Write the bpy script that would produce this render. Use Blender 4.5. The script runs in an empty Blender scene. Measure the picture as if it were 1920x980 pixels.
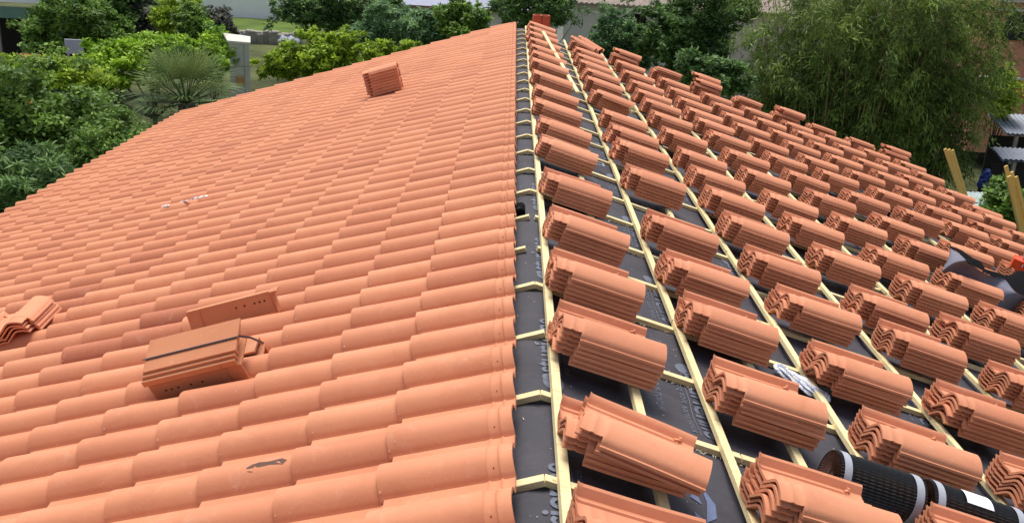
import bpy, bmesh, math, random
import numpy as np
from mathutils import Vector, Matrix
random.seed(7); rng = np.random.default_rng(7)
scene = bpy.context.scene
COL = scene.collection
R = math.radians

# ------------------------------------------------------------------ camera
CAM = np.array([-0.19052, 0.0, 1.80882])
CR = np.array([0.99863767, 0.00479676, 0.0519595])
CU = np.array([-0.0506144, 0.33116984, 0.94221267])
CF = np.array([0.01268785, 0.94355897, -0.33096146])
cd = bpy.data.cameras.new('camera'); cam = bpy.data.objects.new('camera', cd); COL.objects.link(cam)
cd.sensor_width = 36; cd.lens = 36 * 1814.69 / 1920; cd.clip_start = 0.05; cd.clip_end = 600
m = Matrix.Identity(4)
for i in range(3):
    m[i][0], m[i][1], m[i][2], m[i][3] = CR[i], CU[i], -CF[i], CAM[i]
cam.matrix_world = m
scene.camera = cam

# ------------------------------------------------------------------ world and sun
SUN_EL, SUN_AZ = 68, 10          # azimuth measured from +Y towards -X
w = bpy.data.worlds.new('World'); scene.world = w; w.use_nodes = True
nt = w.node_tree; bg = nt.nodes['Background']
sky = nt.nodes.new('ShaderNodeTexSky'); sky.sky_type = 'NISHITA'; sky.sun_disc = False
sky.sun_elevation = R(SUN_EL); sky.sun_rotation = R(-SUN_AZ); sky.dust_density = 2.0; sky.air_density = 1.0
bw = nt.nodes.new('ShaderNodeRGBToBW'); cm = nt.nodes.new('ShaderNodeMix'); cm.data_type = 'RGBA'; cm.inputs[0].default_value = .55   # thin cloud greys the sky
nt.links.new(sky.outputs[0], bw.inputs[0]); nt.links.new(sky.outputs[0], cm.inputs[6]); nt.links.new(bw.outputs[0], cm.inputs[7])
nt.links.new(cm.outputs[2], bg.inputs[0]); bg.inputs[1].default_value = 0.13
sl = bpy.data.lights.new('sun', 'SUN'); sl.energy = 2.7; sl.angle = R(34); sl.color = (1, .94, .84)
so = bpy.data.objects.new('sun', sl); COL.objects.link(so)
sd = Vector((-math.sin(R(SUN_AZ)) * math.cos(R(SUN_EL)), math.cos(R(SUN_AZ)) * math.cos(R(SUN_EL)), math.sin(R(SUN_EL))))
so.rotation_euler = sd.to_track_quat('Z', 'Y').to_euler()
so.location = (0, 0, 40)
vs = scene.view_settings; vs.view_transform = 'Standard'; vs.look = 'None'; vs.exposure = 0.60; vs.gamma = 1

# ------------------------------------------------------------------ roof frame
AL, AR = 0.31, 0.2875            # pitches of the left and the right slope
G = 0.376; W = 0.287; TL = 0.48; TW = 0.33
Y_FAR = 18.25; Y_NEAR = -1.2
def slope(side, s, Y, n=0.0):
    a = AR if side > 0 else AL
    return np.array([side * (s * math.cos(a) + n * math.sin(a)), Y, -s * math.sin(a) + n * math.cos(a)])
def slope_np(side, s, Y, n):
    a = AR if side > 0 else AL
    return np.stack([side * (s * np.cos(a) + n * np.sin(a)), Y + 0 * s, -s * np.sin(a) + n * np.cos(a)], -1)
def frame(side, s, Y, n=0.0, rz=0.0, tilt=0.0, roll=0.0):
    """local X = down the slope, local Z = off the slope"""
    a = AR if side > 0 else AL
    X = Vector((side * math.cos(a), 0, -math.sin(a))); Z = Vector((side * math.sin(a), 0, math.cos(a))); Yv = Z.cross(X)
    mm = Matrix.Identity(4)
    for i in range(3):
        mm[i][0], mm[i][1], mm[i][2] = X[i], Yv[i], Z[i]
    p = slope(side, s, Y, n)
    mm.translation = Vector(p)
    return mm @ Matrix.Rotation(rz, 4, 'Z') @ Matrix.Rotation(tilt, 4, 'Y') @ Matrix.Rotation(roll, 4, 'X')
def at(px, py, Y):
    d = CF + CR * (px - 960) / 1814.69 - CU * (py - 490) / 1814.69
    return Vector(CAM + d * (Y / d[1]))

# ------------------------------------------------------------------ object helpers
def tag(o, label=None, cat=None, group=None, kind=None):
    if label: o['label'] = label
    if cat: o['category'] = cat
    if group: o['group'] = group
    if kind: o['kind'] = kind
    return o
def empty(name, mat=None, label=None, cat=None, group=None):
    o = bpy.data.objects.new(name, None); o.empty_display_size = .1; COL.objects.link(o)
    if mat is not None: o.matrix_world = mat
    return tag(o, label, cat, group)
def link(name, me, mat=None, parent=None, mw=None):
    o = bpy.data.objects.new(name, me); COL.objects.link(o)
    if mat is not None:
        mats = mat if isinstance(mat, (list, tuple)) else [mat]
        if len(me.materials) == 0:
            for q in mats: me.materials.append(q)
    if parent is not None: o.parent = parent
    if mw is not None: o.matrix_local = mw
    return o
def mesh(name, verts, faces, smooth=False, tint=None, mi=None):
    me = bpy.data.meshes.new(name)
    me.from_pydata([tuple(map(float, v)) for v in verts], [], [tuple(int(i) for i in f) for f in faces])
    if smooth: me.polygons.foreach_set('use_smooth', [True] * len(me.polygons))
    if tint is not None:
        a = me.attributes.new('tint', 'FLOAT', 'FACE'); a.data.foreach_set('value', np.asarray(tint, dtype=np.float32))
    if mi is not None: me.polygons.foreach_set('material_index', mi)
    me.update(); return me
def quads_mesh(name, V, tint=None, smooth=False, nper=4):
    """V: (N,nper,3) independent polygons"""
    V = np.ascontiguousarray(V, dtype=np.float32); N = V.shape[0]
    me = bpy.data.meshes.new(name)
    me.vertices.add(N * nper); me.vertices.foreach_set('co', V.reshape(-1))
    me.loops.add(N * nper); me.loops.foreach_set('vertex_index', np.arange(N * nper, dtype=np.int32))
    me.polygons.add(N); me.polygons.foreach_set('loop_start', np.arange(0, N * nper, nper, dtype=np.int32))
    if tint is not None:
        a = me.attributes.new('tint', 'FLOAT', 'FACE'); a.data.foreach_set('value', np.asarray(tint, dtype=np.float32))
    me.update(calc_edges=True); me.validate()
    return me
class MB:
    def __init__(s): s.v = []; s.f = []; s.m = []
    def add(s, v, f, mi=0):
        b = len(s.v); s.v += [tuple(map(float, q)) for q in v]; s.f += [tuple(i + b for i in q) for q in f]; s.m += [mi] * len(f)
    def box(s, c, d, M=None, mi=0, bev=0.0):
        x, y, z = [q / 2 for q in d]
        P = [Vector((c[0] + i * x, c[1] + j * y, c[2] + k * z)) for k in (-1, 1) for j in (-1, 1) for i in (-1, 1)]
        if M is not None: P = [M @ q for q in P]
        s.add(P, [(0, 2, 3, 1), (4, 5, 7, 6), (0, 1, 5, 4), (2, 6, 7, 3), (0, 4, 6, 2), (1, 3, 7, 5)], mi)
    def bar(s, A, B, wd, th, up=(0, 0, 1), mi=0):
        A = Vector(A); B = Vector(B); X = (B - A); L = X.length; X.normalize(); up = Vector(up)
        Y = up.cross(X).normalized(); Z = X.cross(Y)
        mm = Matrix.Identity(4)
        for i in range(3): mm[i][0], mm[i][1], mm[i][2] = X[i], Y[i], Z[i]
        mm.translation = (A + B) / 2
        s.box((0, 0, 0), (L, wd, th), mm, mi)
    def tube(s, pts, rad, n=8, mi=0, cap=True):
        pts = [Vector(p) for p in pts]; rad = rad if isinstance(rad, (list, tuple)) else [rad] * len(pts)
        rings = []
        for i, p in enumerate(pts):
            d = (pts[min(i + 1, len(pts) - 1)] - pts[max(i - 1, 0)]).normalized()
            u = d.cross(Vector((0.13, 0.21, 1))).normalized() if abs(d.z) < .95 else d.cross(Vector((1, 0.1, 0))).normalized()
            v = d.cross(u)
            rings.append([p + (u * math.cos(2 * math.pi * k / n) + v * math.sin(2 * math.pi * k / n)) * rad[i] for k in range(n)])
        V = [q for r in rings for q in r]; F = []
        for i in range(len(pts) - 1):
            for k in range(n): F.append((i * n + k, i * n + (k + 1) % n, (i + 1) * n + (k + 1) % n, (i + 1) * n + k))
        if cap: F.append(tuple(range(n - 1, -1, -1))); F.append(tuple((len(pts) - 1) * n + k for k in range(n)))
        s.add(V, F, mi)
    def grid(s, P, mi=0):
        P = np.asarray(P); a, b = P.shape[:2]
        s.add(P.reshape(-1, 3), [(i * b + j, (i + 1) * b + j, (i + 1) * b + j + 1, i * b + j + 1) for i in range(a - 1) for j in range(b - 1)], mi)
    def build(s, name, mat, parent=None, mw=None, smooth=False, bevel=0.0):
        me = mesh(name, s.v, s.f, smooth, mi=s.m)
        for q in (mat if isinstance(mat, (list, tuple)) else [mat]): me.materials.append(q)
        if bevel:
            bm = bmesh.new(); bm.from_mesh(me)
            bmesh.ops.bevel(bm, geom=[e for e in bm.edges], offset=bevel, segments=1, affect='EDGES')
            bm.to_mesh(me); bm.free()
        return link(name, me, None, parent, mw)

# ------------------------------------------------------------------ materials
def newmat(name, rough=.8, spec=.3):
    ma = bpy.data.materials.new(name); ma.use_nodes = True
    b = ma.node_tree.nodes['Principled BSDF']; b.inputs['Roughness'].default_value = rough; b.inputs['Specular IOR Level'].default_value = spec
    return ma, ma.node_tree, b
def N(t, ty, **kw):
    n = t.nodes.new(ty)
    for k, v in kw.items():
        if hasattr(n, k): setattr(n, k, v)
    return n
def ramp(t, fac, stops):
    r = N(t, 'ShaderNodeValToRGB'); t.links.new(fac, r.inputs[0]); e = r.color_ramp.elements
    while len(e) < len(stops): e.new(.5)
    for i, (p, c) in enumerate(stops): e[i].position = p; e[i].color = (*c, 1)
    return r.outputs[0]
def noise(t, scale, detail=4, rough=.6, coord='Object', vec=None, dist=0):
    n = N(t, 'ShaderNodeTexNoise'); n.inputs['Scale'].default_value = scale; n.inputs['Detail'].default_value = detail
    n.inputs['Roughness'].default_value = rough; n.inputs['Distortion'].default_value = dist
    if vec is None:
        tc = N(t, 'ShaderNodeTexCoord'); vec = tc.outputs[coord]
    t.links.new(vec, n.inputs['Vector']); return n.outputs[0]
def mix(t, fac, a, b, mode='MIX'):
    n = N(t, 'ShaderNodeMix', data_type='RGBA', blend_type=mode)
    for s, v in ((0, fac), (6, a), (7, b)):
        if isinstance(v, (int, float)): n.inputs[s].default_value = v
        elif isinstance(v, tuple): n.inputs[s].default_value = (*v, 1)
        else: t.links.new(v, n.inputs[s])
    return n.outputs[2]
def math_(t, op, a, b=0.0):
    n = N(t, 'ShaderNodeMath', operation=op)
    for s, v in ((0, a), (1, b)):
        if isinstance(v, (int, float)): n.inputs[s].default_value = v
        else: t.links.new(v, n.inputs[s])
    return n.outputs[0]
def bump(t, b, h, strength=.3, dist=.004):
    n = N(t, 'ShaderNodeBump'); n.inputs['Strength'].default_value = strength; n.inputs['Distance'].default_value = dist
    t.links.new(h, n.inputs['Height']); t.links.new(n.outputs[0], b.inputs['Normal'])

def terracotta(name, mode, base=(.60, .238, .124), dark=(.38, .118, .065)):
    ma, t, b = newmat(name, .75, .25)
    geo = N(t, 'ShaderNodeNewGeometry'); pos = geo.outputs['Position']
    n1 = noise(t, 2.2, 5, .6, vec=pos); n2 = noise(t, 60, 6, .7, vec=pos); n3 = noise(t, 9, 5, .65, vec=pos, dist=.6)
    light = tuple(min(1, c * k) for c, k in zip(base, (1.12, 1.2, 1.25)))
    c = ramp(t, n1, [(.32, base), (.72, light)])
    if mode == 'tint':
        at_ = N(t, 'ShaderNodeAttribute', attribute_name='tint'); f = at_.outputs['Fac']
    else:
        oi = N(t, 'ShaderNodeObjectInfo'); f = math_(t, 'MULTIPLY', oi.outputs['Random'], .30)
    c = mix(t, f, c, dark)
    sm = ramp(t, n3, [(.58, (0, 0, 0)), (.75, (1, 1, 1))])
    c = mix(t, math_(t, 'MULTIPLY', sm, .30), c, (.66, .40, .29))
    sm2 = ramp(t, noise(t, 5.0, 6, .7, vec=pos, dist=1.2), [(.52, (0, 0, 0)), (.70, (1, 1, 1))])
    c = mix(t, math_(t, 'MULTIPLY', sm2, .28), c, (.44, .155, .085))
    sc = ramp(t, noise(t, 26, 3, .5, vec=pos, dist=2.5), [(.66, (0, 0, 0)), (.70, (1, 1, 1))])
    c = mix(t, math_(t, 'MULTIPLY', sc, .16), c, (.80, .56, .44))
    # fine speckle: pale chips and dark grains
    sp = ramp(t, noise(t, 210, 2, .5, vec=pos), [(.73, (0, 0, 0)), (.78, (1, 1, 1))])
    c = mix(t, math_(t, 'MULTIPLY', sp, .5), c, (.75, .5, .4))
    dk = ramp(t, noise(t, 95, 2, .5, vec=pos), [(.22, (1, 1, 1)), (.27, (0, 0, 0))])
    c = mix(t, math_(t, 'MULTIPLY', dk, .45), c, (.2, .08, .05))
    t.links.new(c, b.inputs['Base Color'])
    t.links.new(math_(t, 'ADD', math_(t, 'MULTIPLY', n3, .25), .62), b.inputs['Roughness'])
    # drawn-clay streaks plus grain
    bump(t, b, math_(t, 'ADD', n2, math_(t, 'MULTIPLY', n3, .8)), .28, .003)
    return ma
M = {}
M['laid'] = terracotta('terracotta_laid', 'tint')
M['tile'] = terracotta('terracotta_loose', 'rand', (.64, .258, .140))  # base paler than the laid tiles, sky sheen put into the colour
M['verge'] = terracotta('terracotta_verge', 'rand', (.52, .205, .10), (.36, .12, .06))
M['brick'] = terracotta('terracotta_brick', 'rand', (.42, .09, .045), (.36, .07, .04))

def simple(name, col, rough=.8, spec=.3, var=.25, scale=8, bmp=0.0, metal=0, coord='Object'):
    ma, t, b = newmat(name, rough, spec); b.inputs['Metallic'].default_value = metal
    n = noise(t, scale, 5, .65, coord)
    lo = tuple(c * (1 - var) for c in col); hi = tuple(min(1, c * (1 + var)) for c in col)
    t.links.new(ramp(t, n, [(.3, lo), (.7, hi)]), b.inputs['Base Color'])
    if bmp: bump(t, b, noise(t, scale * 6, 4, .6, coord), bmp, .01)
    return ma
def wood(name, col, dark):
    ma, t, b = newmat(name, .75, .2)
    tc = N(t, 'ShaderNodeTexCoord'); mp = N(t, 'ShaderNodeMapping'); mp.inputs['Scale'].default_value = (1.2, 22, 22)
    t.links.new(tc.outputs['Object'], mp.inputs[0])
    n = noise(t, 3, 5, .65, vec=mp.outputs[0], dist=.5)
    c = ramp(t, n, [(.3, dark), (.5, col), (.75, tuple(min(1, q * 1.12) for q in col))])
    oi = N(t, 'ShaderNodeObjectInfo'); c = mix(t, math_(t, 'MULTIPLY', oi.outputs['Random'], .45), c, dark)
    gr = ramp(t, noise(t, 2.2, 4, .7), [(.5, (0, 0, 0)), (.75, (1, 1, 1))]); c = mix(t, math_(t, 'MULTIPLY', gr, .35), c, tuple(q * .62 for q in dark))
    kn = ramp(t, noise(t, 14, 1, .5), [(.25, (1, 1, 1)), (.29, (0, 0, 0))])
    c = mix(t, math_(t, 'MULTIPLY', kn, .7), c, (.28, .16, .07))
    t.links.new(c, b.inputs['Base Color']); bump(t, b, n, .2, .002)
    return ma
M['batten'] = wood('pale_pine', (.80, .68, .40), (.62, .50, .25))
M['board'] = wood('yellow_board', (.74, .52, .16), (.60, .40, .12))
def feltmat():
    ma, t, b = newmat('grey_underlay', .68, .28)
    geo = N(t, 'ShaderNodeNewGeometry'); pos = geo.outputs['Position']
    c = ramp(t, noise(t, 3, 5, .6, vec=pos), [(.3, (.038, .037, .049)), (.7, (.060, .058, .074))])
    d = ramp(t, noise(t, 7, 6, .75, vec=pos, dist=1), [(.52, (0, 0, 0)), (.72, (1, 1, 1))])
    c = mix(t, math_(t, 'MULTIPLY', d, .12), c, (.18, .14, .13))
    t.links.new(c, b.inputs['Base Color'])
    mp = N(t, 'ShaderNodeMapping'); mp.inputs['Scale'].default_value = (3, 11, 3); t.links.new(pos, mp.inputs[0])
    h = math_(t, 'ADD', noise(t, 1.0, 5, .6, vec=mp.outputs[0], dist=1.6), math_(t, 'MULTIPLY', noise(t, 160, 2, .5, vec=pos), .06))
    bump(t, b, h, .35, .02); return ma
M['felt'] = feltmat()
M['felt_print'] = simple('underlay_print', (.125, .14, .19), .6, .3, .2, 30)
M['felt_print_blue'] = simple('underlay_print_blue', (.11, .14, .25), .6, .3, .15, 30)
M['chip'] = simple('sawdust', (.75, .68, .55), .9, .1, .2, 40)
M['black'] = simple('black_plastic', (.012, .011, .012), .42, .5, .2, 20)
M['blackfelt'] = simple('black_membrane', (.006, .006, .007), .95, .05, .2, 6)
M['greyfelt'] = simple('grey_membrane', (.16, .16, .21), .75, .25, .15, 6)
M['brownplast'] = simple('brown_black_pleats', (.085, .035, .025), .55, .35, .3, 30)
M['band'] = simple('pale_band', (.36, .38, .44), .5, .4, .08, 20)
M['paper'] = simple('white_paper', (.78, .79, .84), .6, .3, .05, 20)
M['strap'] = simple('black_strap', (.02, .022, .035), .4, .5, .1, 20)
M['wall'] = simple('render_wall', (.52, .50, .45), .9, .2, .1, 1.5, .15)
M['soil'] = simple('ground_mix', (.075, .085, .035), .95, .1, .6, .35, .4)
M['grass'] = simple('grass_green', (.085, .13, .028), .95, .1, .4, .6, .4)
M['trunk'] = simple('bark', (.10, .08, .06), .9, .1, .35, 9, .4)
M['mud'] = simple('mud_smear', (.13, .075, .06), .9, .1, .25, 60)

def leafmat(name, dark, light, trans=.25, rough=.55, spec=.25):
    ma, t, b = newmat(name, rough, spec)
    at_ = N(t, 'ShaderNodeAttribute', attribute_name='tint')
    mid = tuple((a * .55 + c * .45) for a, c in zip(dark, light))
    c = ramp(t, at_.outputs['Fac'], [(0, dark), (.5, mid), (1, light)])
    t.links.new(c, b.inputs['Base Color'])
    tr = N(t, 'ShaderNodeBsdfTranslucent'); t.links.new(c, tr.inputs[0])
    mx = N(t, 'ShaderNodeMixShader'); mx.inputs[0].default_value = trans
    t.links.new(b.outputs[0], mx.inputs[1]); t.links.new(tr.outputs[0], mx.inputs[2])
    t.links.new(mx.outputs[0], t.nodes['Material Output'].inputs[0])
    return ma
M['leaf_mid'] = leafmat('leaf_mid', (0.037, 0.093, 0.023), (0.272, 0.442, 0.075))
M['leaf_dark'] = leafmat('leaf_dark', (0.026, 0.066, 0.026), (0.189, 0.339, 0.079))
M['leaf_bright'] = leafmat('leaf_bright', (0.085, 0.219, 0.02), (0.495, 0.7, 0.056))
M['leaf_lime'] = leafmat('leaf_lime', (0.085, 0.168, 0.017), (0.495, 0.663, 0.048))
M['leaf_grey'] = leafmat('leaf_grey', (0.059, 0.071, 0.064), (0.228, 0.23, 0.173))
M['leaf_blue'] = leafmat('leaf_blue', (0.042, 0.11, 0.05), (0.274, 0.449, 0.173))
M['leaf_bamboo'] = leafmat('leaf_bamboo', (.024, .055, .012), (.30, .43, .085))
M['palm'] = leafmat('palm_green', (.05, .10, .03), (.24, .33, .12), .25, .65, .15)
M['cane'] = simple('bamboo_cane', (.26, .23, .11), .6, .3, .3, 6)

# ------------------------------------------------------------------ the roof tile shape
PV = np.array([0, .0015, .0055, .0095, .0125, .0155, .028, .045, .064, .084, .104, .122, .140, .158, .174, .188, .1965, .1995, .2035, .210, .235, .262, .274, .279, .286, .291, .303, .311, .319, .330])
def prof(v):
    if v <= .0016: h = .009 + .012 * v / .0016
    elif v <= .0096: h = .021 + .12 * (v - .0016)
    elif v <= .112: h = .0220 + (v - .0096) * 2.8 if v < .0156 else .0388 + .0412 * math.sin(math.pi / 2 * ((v - .0155) / .0965) ** .85)
    elif v <= .205: h = .0135 + .0665 * (.5 + .5 * math.cos(math.pi * (v - .112) / .093)) ** .85
    else: h = float(np.interp(v, [.205, .21, .262, .274, .279, .286, .291, .303, .311, .319, .33], [.0135, .0135, .012, .013, .020, .020, .0135, .017, .031, .044, .049]))
    if .195 < v < .2: h -= .004
    return h
PH = np.array([prof(v) for v in PV])
PU = np.array([0, .008, .022, .036, .042, .050, .056, .082, .088, .096, .102, .118, .18, .26, .34, .362, .374, .40, .432, .462, .474, .480])
TT = .0105
def prof_laid(v):
    if .112 < v <= .2:
        t = (v - .112) / .088; h = .0135 + .0665 * max(0, math.cos(math.pi / 2 * t ** 1.25)) ** .85
        if v > .1985: h -= .004
        return h
    if .2 < v < .204: return .0075
    return prof(v)
PHL = np.array([prof_laid(v) for v in PV])
def tile_heights(U, V, laid=False):
    """top surface height of a tile for arrays (u along, v across)"""
    h = np.interp(V, PV, PHL if laid else PH)
    bar = np.clip((h - .0135) / .0665, 0, 1) * (V < .2)
    k = .95 + .05 * U / TL
    neck = 1 - np.clip((U - .088) / .014, 0, 1)
    h2 = .0135 + (h - .0135) * np.where(V < .2, k, 1)
    h2 = h2 - bar * neck * .0075
    rib = np.exp(-((U - .046) / .0045) ** 2) + .8 * np.exp(-((U - .092) / .005) ** 2)
    h2 = h2 + rib * .0068 * (V < .27) * (V > .010)
    # channel rib near the rim stops short of the butt, rim drops at the butt
    stop = 1 - np.clip((U - .362) / .012, 0, 1)
    h2 = h2 - np.where((V > .275) & (V < .29), (1 - stop) * .007, 0)
    headlip = np.exp(-(U / .006) ** 2) * .006 * (V > .2)
    return h2 + headlip
def build_tile(name, back=True, mat=None, us=None):
    U0 = PU if us is None else us
    a, b = len(U0), len(PV)
    UU, VV = np.meshgrid(U0, PV, indexing='ij')
    H = tile_heights(UU, VV, not back)
    # underside by offsetting the profile along its normal
    dv = np.gradient(PV); dh = np.gradient(PH); L = np.hypot(dv, dh); nv, nh = -dh / L, dv / L
    keep = np.ones((a - 1, b - 1), bool)
    uc = (U0[:-1] + U0[1:]) / 2; vc = (PV[:-1] + PV[1:]) / 2
    keep &= ~((uc[:, None] < .09) & (vc[None] < .0275))
    keep &= ~((uc[:, None] > .432) & (vc[None] > .262))
    keep &= ~((uc[:, None] > .462) & (vc[None] > .205))
    top = np.stack([UU, VV, H], -1).reshape(-1, 3)
    bot = np.stack([UU, VV - nv[None] * TT, H - nh[None] * TT], -1).reshape(-1, 3)
    v = np.vstack([top, bot]); n0 = a * b; F = []
    id_ = lambda i, j: i * b + j
    edge = {}
    for i in range(a - 1):
        for j in range(b - 1):
            if not keep[i, j]: continue
            q = (id_(i, j), id_(i + 1, j), id_(i + 1, j + 1), id_(i, j + 1)); F.append(q)
            if back: F.append(tuple(n0 + k for k in q[::-1]))
            for k in range(4):
                e = (q[k], q[(k + 1) % 4]); r = (e[1], e[0])
                if r in edge: edge.pop(r)
                else: edge[e] = 1
    nsurf = len(F)
    for (p, q) in edge:
        F.append((q, p, n0 + p, n0 + q))
    sm = [1] * nsurf + [0] * (len(F) - nsurf)
    # hooked lug on the rim channel
    if back:
        for (u1, v1, u2, v2, h) in ((.350, .283, .376, .300, .034), (.374, .298, .372, .313, .038)):
            base = len(v); d = np.array([u2 - u1, v2 - v1]); d /= np.hypot(*d); nn = np.array([-d[1], d[0]]) * .005
            P = [(u1 + nn[0], v1 + nn[1]), (u1 - nn[0], v1 - nn[1]), (u2 - nn[0], v2 - nn[1]), (u2 + nn[0], v2 + nn[1])]
            v = np.vstack([v, [(x, y, .012) for x, y in P], [(x, y, h - .008) for x, y in P]])
            F += [tuple(base + k for k in q) for q in ((4, 5, 6, 7), (0, 1, 5, 4), (1, 2, 6, 5), (2, 3, 7, 6), (3, 0, 4, 7))]; sm += [0] * 5
    used = np.zeros(len(v), bool)
    for f in F:
        for k in f: used[k] = True
    idx = np.cumsum(used) - 1
    return v[used], [tuple(int(idx[k]) for k in f) for f in F], sm

# ------------------------------------------------------------------ the house
house = empty('house', Matrix.Translation((0, 8.5, 0)), 'long single storey house being re-roofed, left slope tiled and right slope still on battens', 'house')
def hpart(o):
    o.parent = house; o.matrix_parent_inverse = house.matrix_world.inverted() if False else Matrix.Translation((0, -8.5, 0)); return o

M['palechip'] = simple('pale_clay_chip', (.78, .50, .38), .8, .2, .15, 60)
M['holedark'] = simple('hole_shadow', (.10, .035, .02), .9, .1, .1, 20)
# laid tiles -------------------------------------------------------
us_near = np.array([0, .008, .036, .041, .046, .051, .056, .084, .0885, .092, .0965, .102, .2, .34, .432, .462, .474, .480])
tv, tf, tsm = build_tile('x', back=False, us=us_near)
tv = np.asarray(tv); tf_len = len(tf)
allv, allf, alls, tints = [], [], [], []
tilt = .021 / G
KMIN, KMAX, JMAX = -8, 53, 17
darkset = {(10, 11): .75, (9, 12): .6}
off = 0
laid_pos = {}
for j in range(1, JMAX + 1):
    for k in range(KMIN, KMAX + 1):
        s0 = .1887 + .38 * j - TL + random.uniform(-.003, .003)
        Y0 = 2.878 + .2 + W * k + random.uniform(-.002, .002)
        tl = tilt + random.uniform(-.004, .004); dn = .040 + random.uniform(-.001, .0015)
        sk = random.uniform(-.006, .006)
        laid_pos[(j, k)] = (s0, Y0, tl, dn)
        v = tv
        s = s0 + v[:, 0]; Y = Y0 - v[:, 1] + sk * v[:, 0]; n = dn + v[:, 2] + tl * v[:, 0]
        allv.append(slope_np(-1, s, Y, n)); allf.append(np.array([[q + off for q in (f if len(f) == 4 else f)] for f in tf])) if False else None
        off += len(v)
        base = random.random() ** 1.5 * .31 + .10 * (math.sin(j * 1.7 + k * .31) * .5 + .5)
        if random.random() < .04: base += .22
        # a diagonal run of redder, darker tiles, as fired
        dline = abs((k - 9.0) - (j - 11.5) * -1.55)
        if 8 <= j <= 17 and dline < .9: base += .45
        if (j, k) in ((6, 9), (7, 8), (6, 8)): base += .6
        tints.append(min(base, 1))
NT = len(allv); nv = len(tv)
fa = np.array([list(f) for f in tf]); FA = (fa[None] + (np.arange(NT) * nv)[:, None, None]).reshape(-1, 4)
V = np.vstack(allv)
me = bpy.data.meshes.new('roof_tiles')
me.vertices.add(len(V)); me.vertices.foreach_set('co', V.astype(np.float32).reshape(-1))
me.loops.add(FA.size); me.loops.foreach_set('vertex_index', FA.reshape(-1).astype(np.int32))
me.polygons.add(len(FA)); me.polygons.foreach_set('loop_start', np.arange(0, FA.size, 4, dtype=np.int32))
me.polygons.foreach_set('use_smooth', np.tile(np.array(tsm, bool), NT))
a_ = me.attributes.new('tint', 'FLOAT', 'FACE'); a_.data.foreach_set('value', np.repeat(np.array(tints, np.float32), len(fa)))
me.update(calc_edges=True); me.set_sharp_from_angle(angle=R(38))
rt = hpart(link('roof_tiles', me, M['laid']))
cv, cf = [], []; hv, hf = [], []
def blob(V_, F_, j, k, u, v, ru, rv, n=7, lift=.0008):
    s0, Y0, tl, dn = laid_pos[(j, k)]; b0 = len(V_)
    for i in range(n):
        a = 2 * math.pi * i / n; rr = random.uniform(.6, 1.2); uu = min(u + ru * rr * math.cos(a), TL - .0005); vv = v + rv * rr * math.sin(a)
        h = float(tile_heights(np.array(uu), np.array(vv), True)); V_.append(slope(-1, s0 + uu, Y0 - vv, dn + h + tl * uu + lift))
    F_.append(tuple(range(b0, b0 + n)))
for (j, k) in laid_pos:
    if k > 26: continue
    if random.random() < .8: blob(cv, cf, j, k, .473 + random.uniform(-.002, .002), random.uniform(.186, .193), random.uniform(.002, .005), random.uniform(.002, .004))
    if random.random() < .25: blob(cv, cf, j, k, random.uniform(.44, .47), random.uniform(.17, .19), .0025, .002)
    if random.random() < .12: blob(cv, cf, j, k, random.uniform(.1, .46), random.uniform(.08, .19), .002, .0015)
    if j == 1: blob(hv, hf, j, k, .070, .176, .0028, .0028, 8)
c_ = link('worn_chips', mesh('worn_chips', cv, cf), M['palechip'], rt); c_['kind'] = 'stuff'
h_ = link('nail_holes', mesh('nail_holes', hv, hf), M['holedark'], rt); h_['kind'] = 'stuff'

# underlay ---------------------------------------------------------
RB, BS = 2.928, .6374            # first counter batten, spacing
def felt_n(s, Y):
    """height of the underlay off the right-hand slope plane"""
    ph = (Y - RB) / BS
    sag = .012 * np.sin(np.pi * ph) ** 2
    wr = .0035 * np.sin(7.3 * s + 2.1 * np.sin(3.1 * Y)) + .003 * np.sin(23 * Y + 4 * s)
    return -.028 - sag + wr
def ridge_pt(q, Y, lift=0.0):
    """q signed distance over the ridge (right positive)"""
    n = felt_n(abs(q), Y) + lift
    a = AR if q > 0 else AL; sd_ = 1 if q > 0 else -1
    p = slope(sd_, abs(q), Y, n)
    k = math.exp(-(q / .10) ** 2)
    if k > .01:     # rounded over the ridge board
        flat = np.array([q, Y, -.03 - .9 * q * q + (n + .028) - .012])
        p = p * (1 - k) + flat * k
    return p
qs = np.concatenate([np.linspace(-6.55, -.6, 8), np.linspace(-.5, .62, 29), np.linspace(.75, 7.32, 60)])
Ys = np.linspace(Y_NEAR, Y_FAR, 260)
g = MB(); g.grid([[ridge_pt(q, Y) for Y in Ys] for q in qs])
felt = hpart(g.build('underlay', M['felt'], smooth=True))
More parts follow.
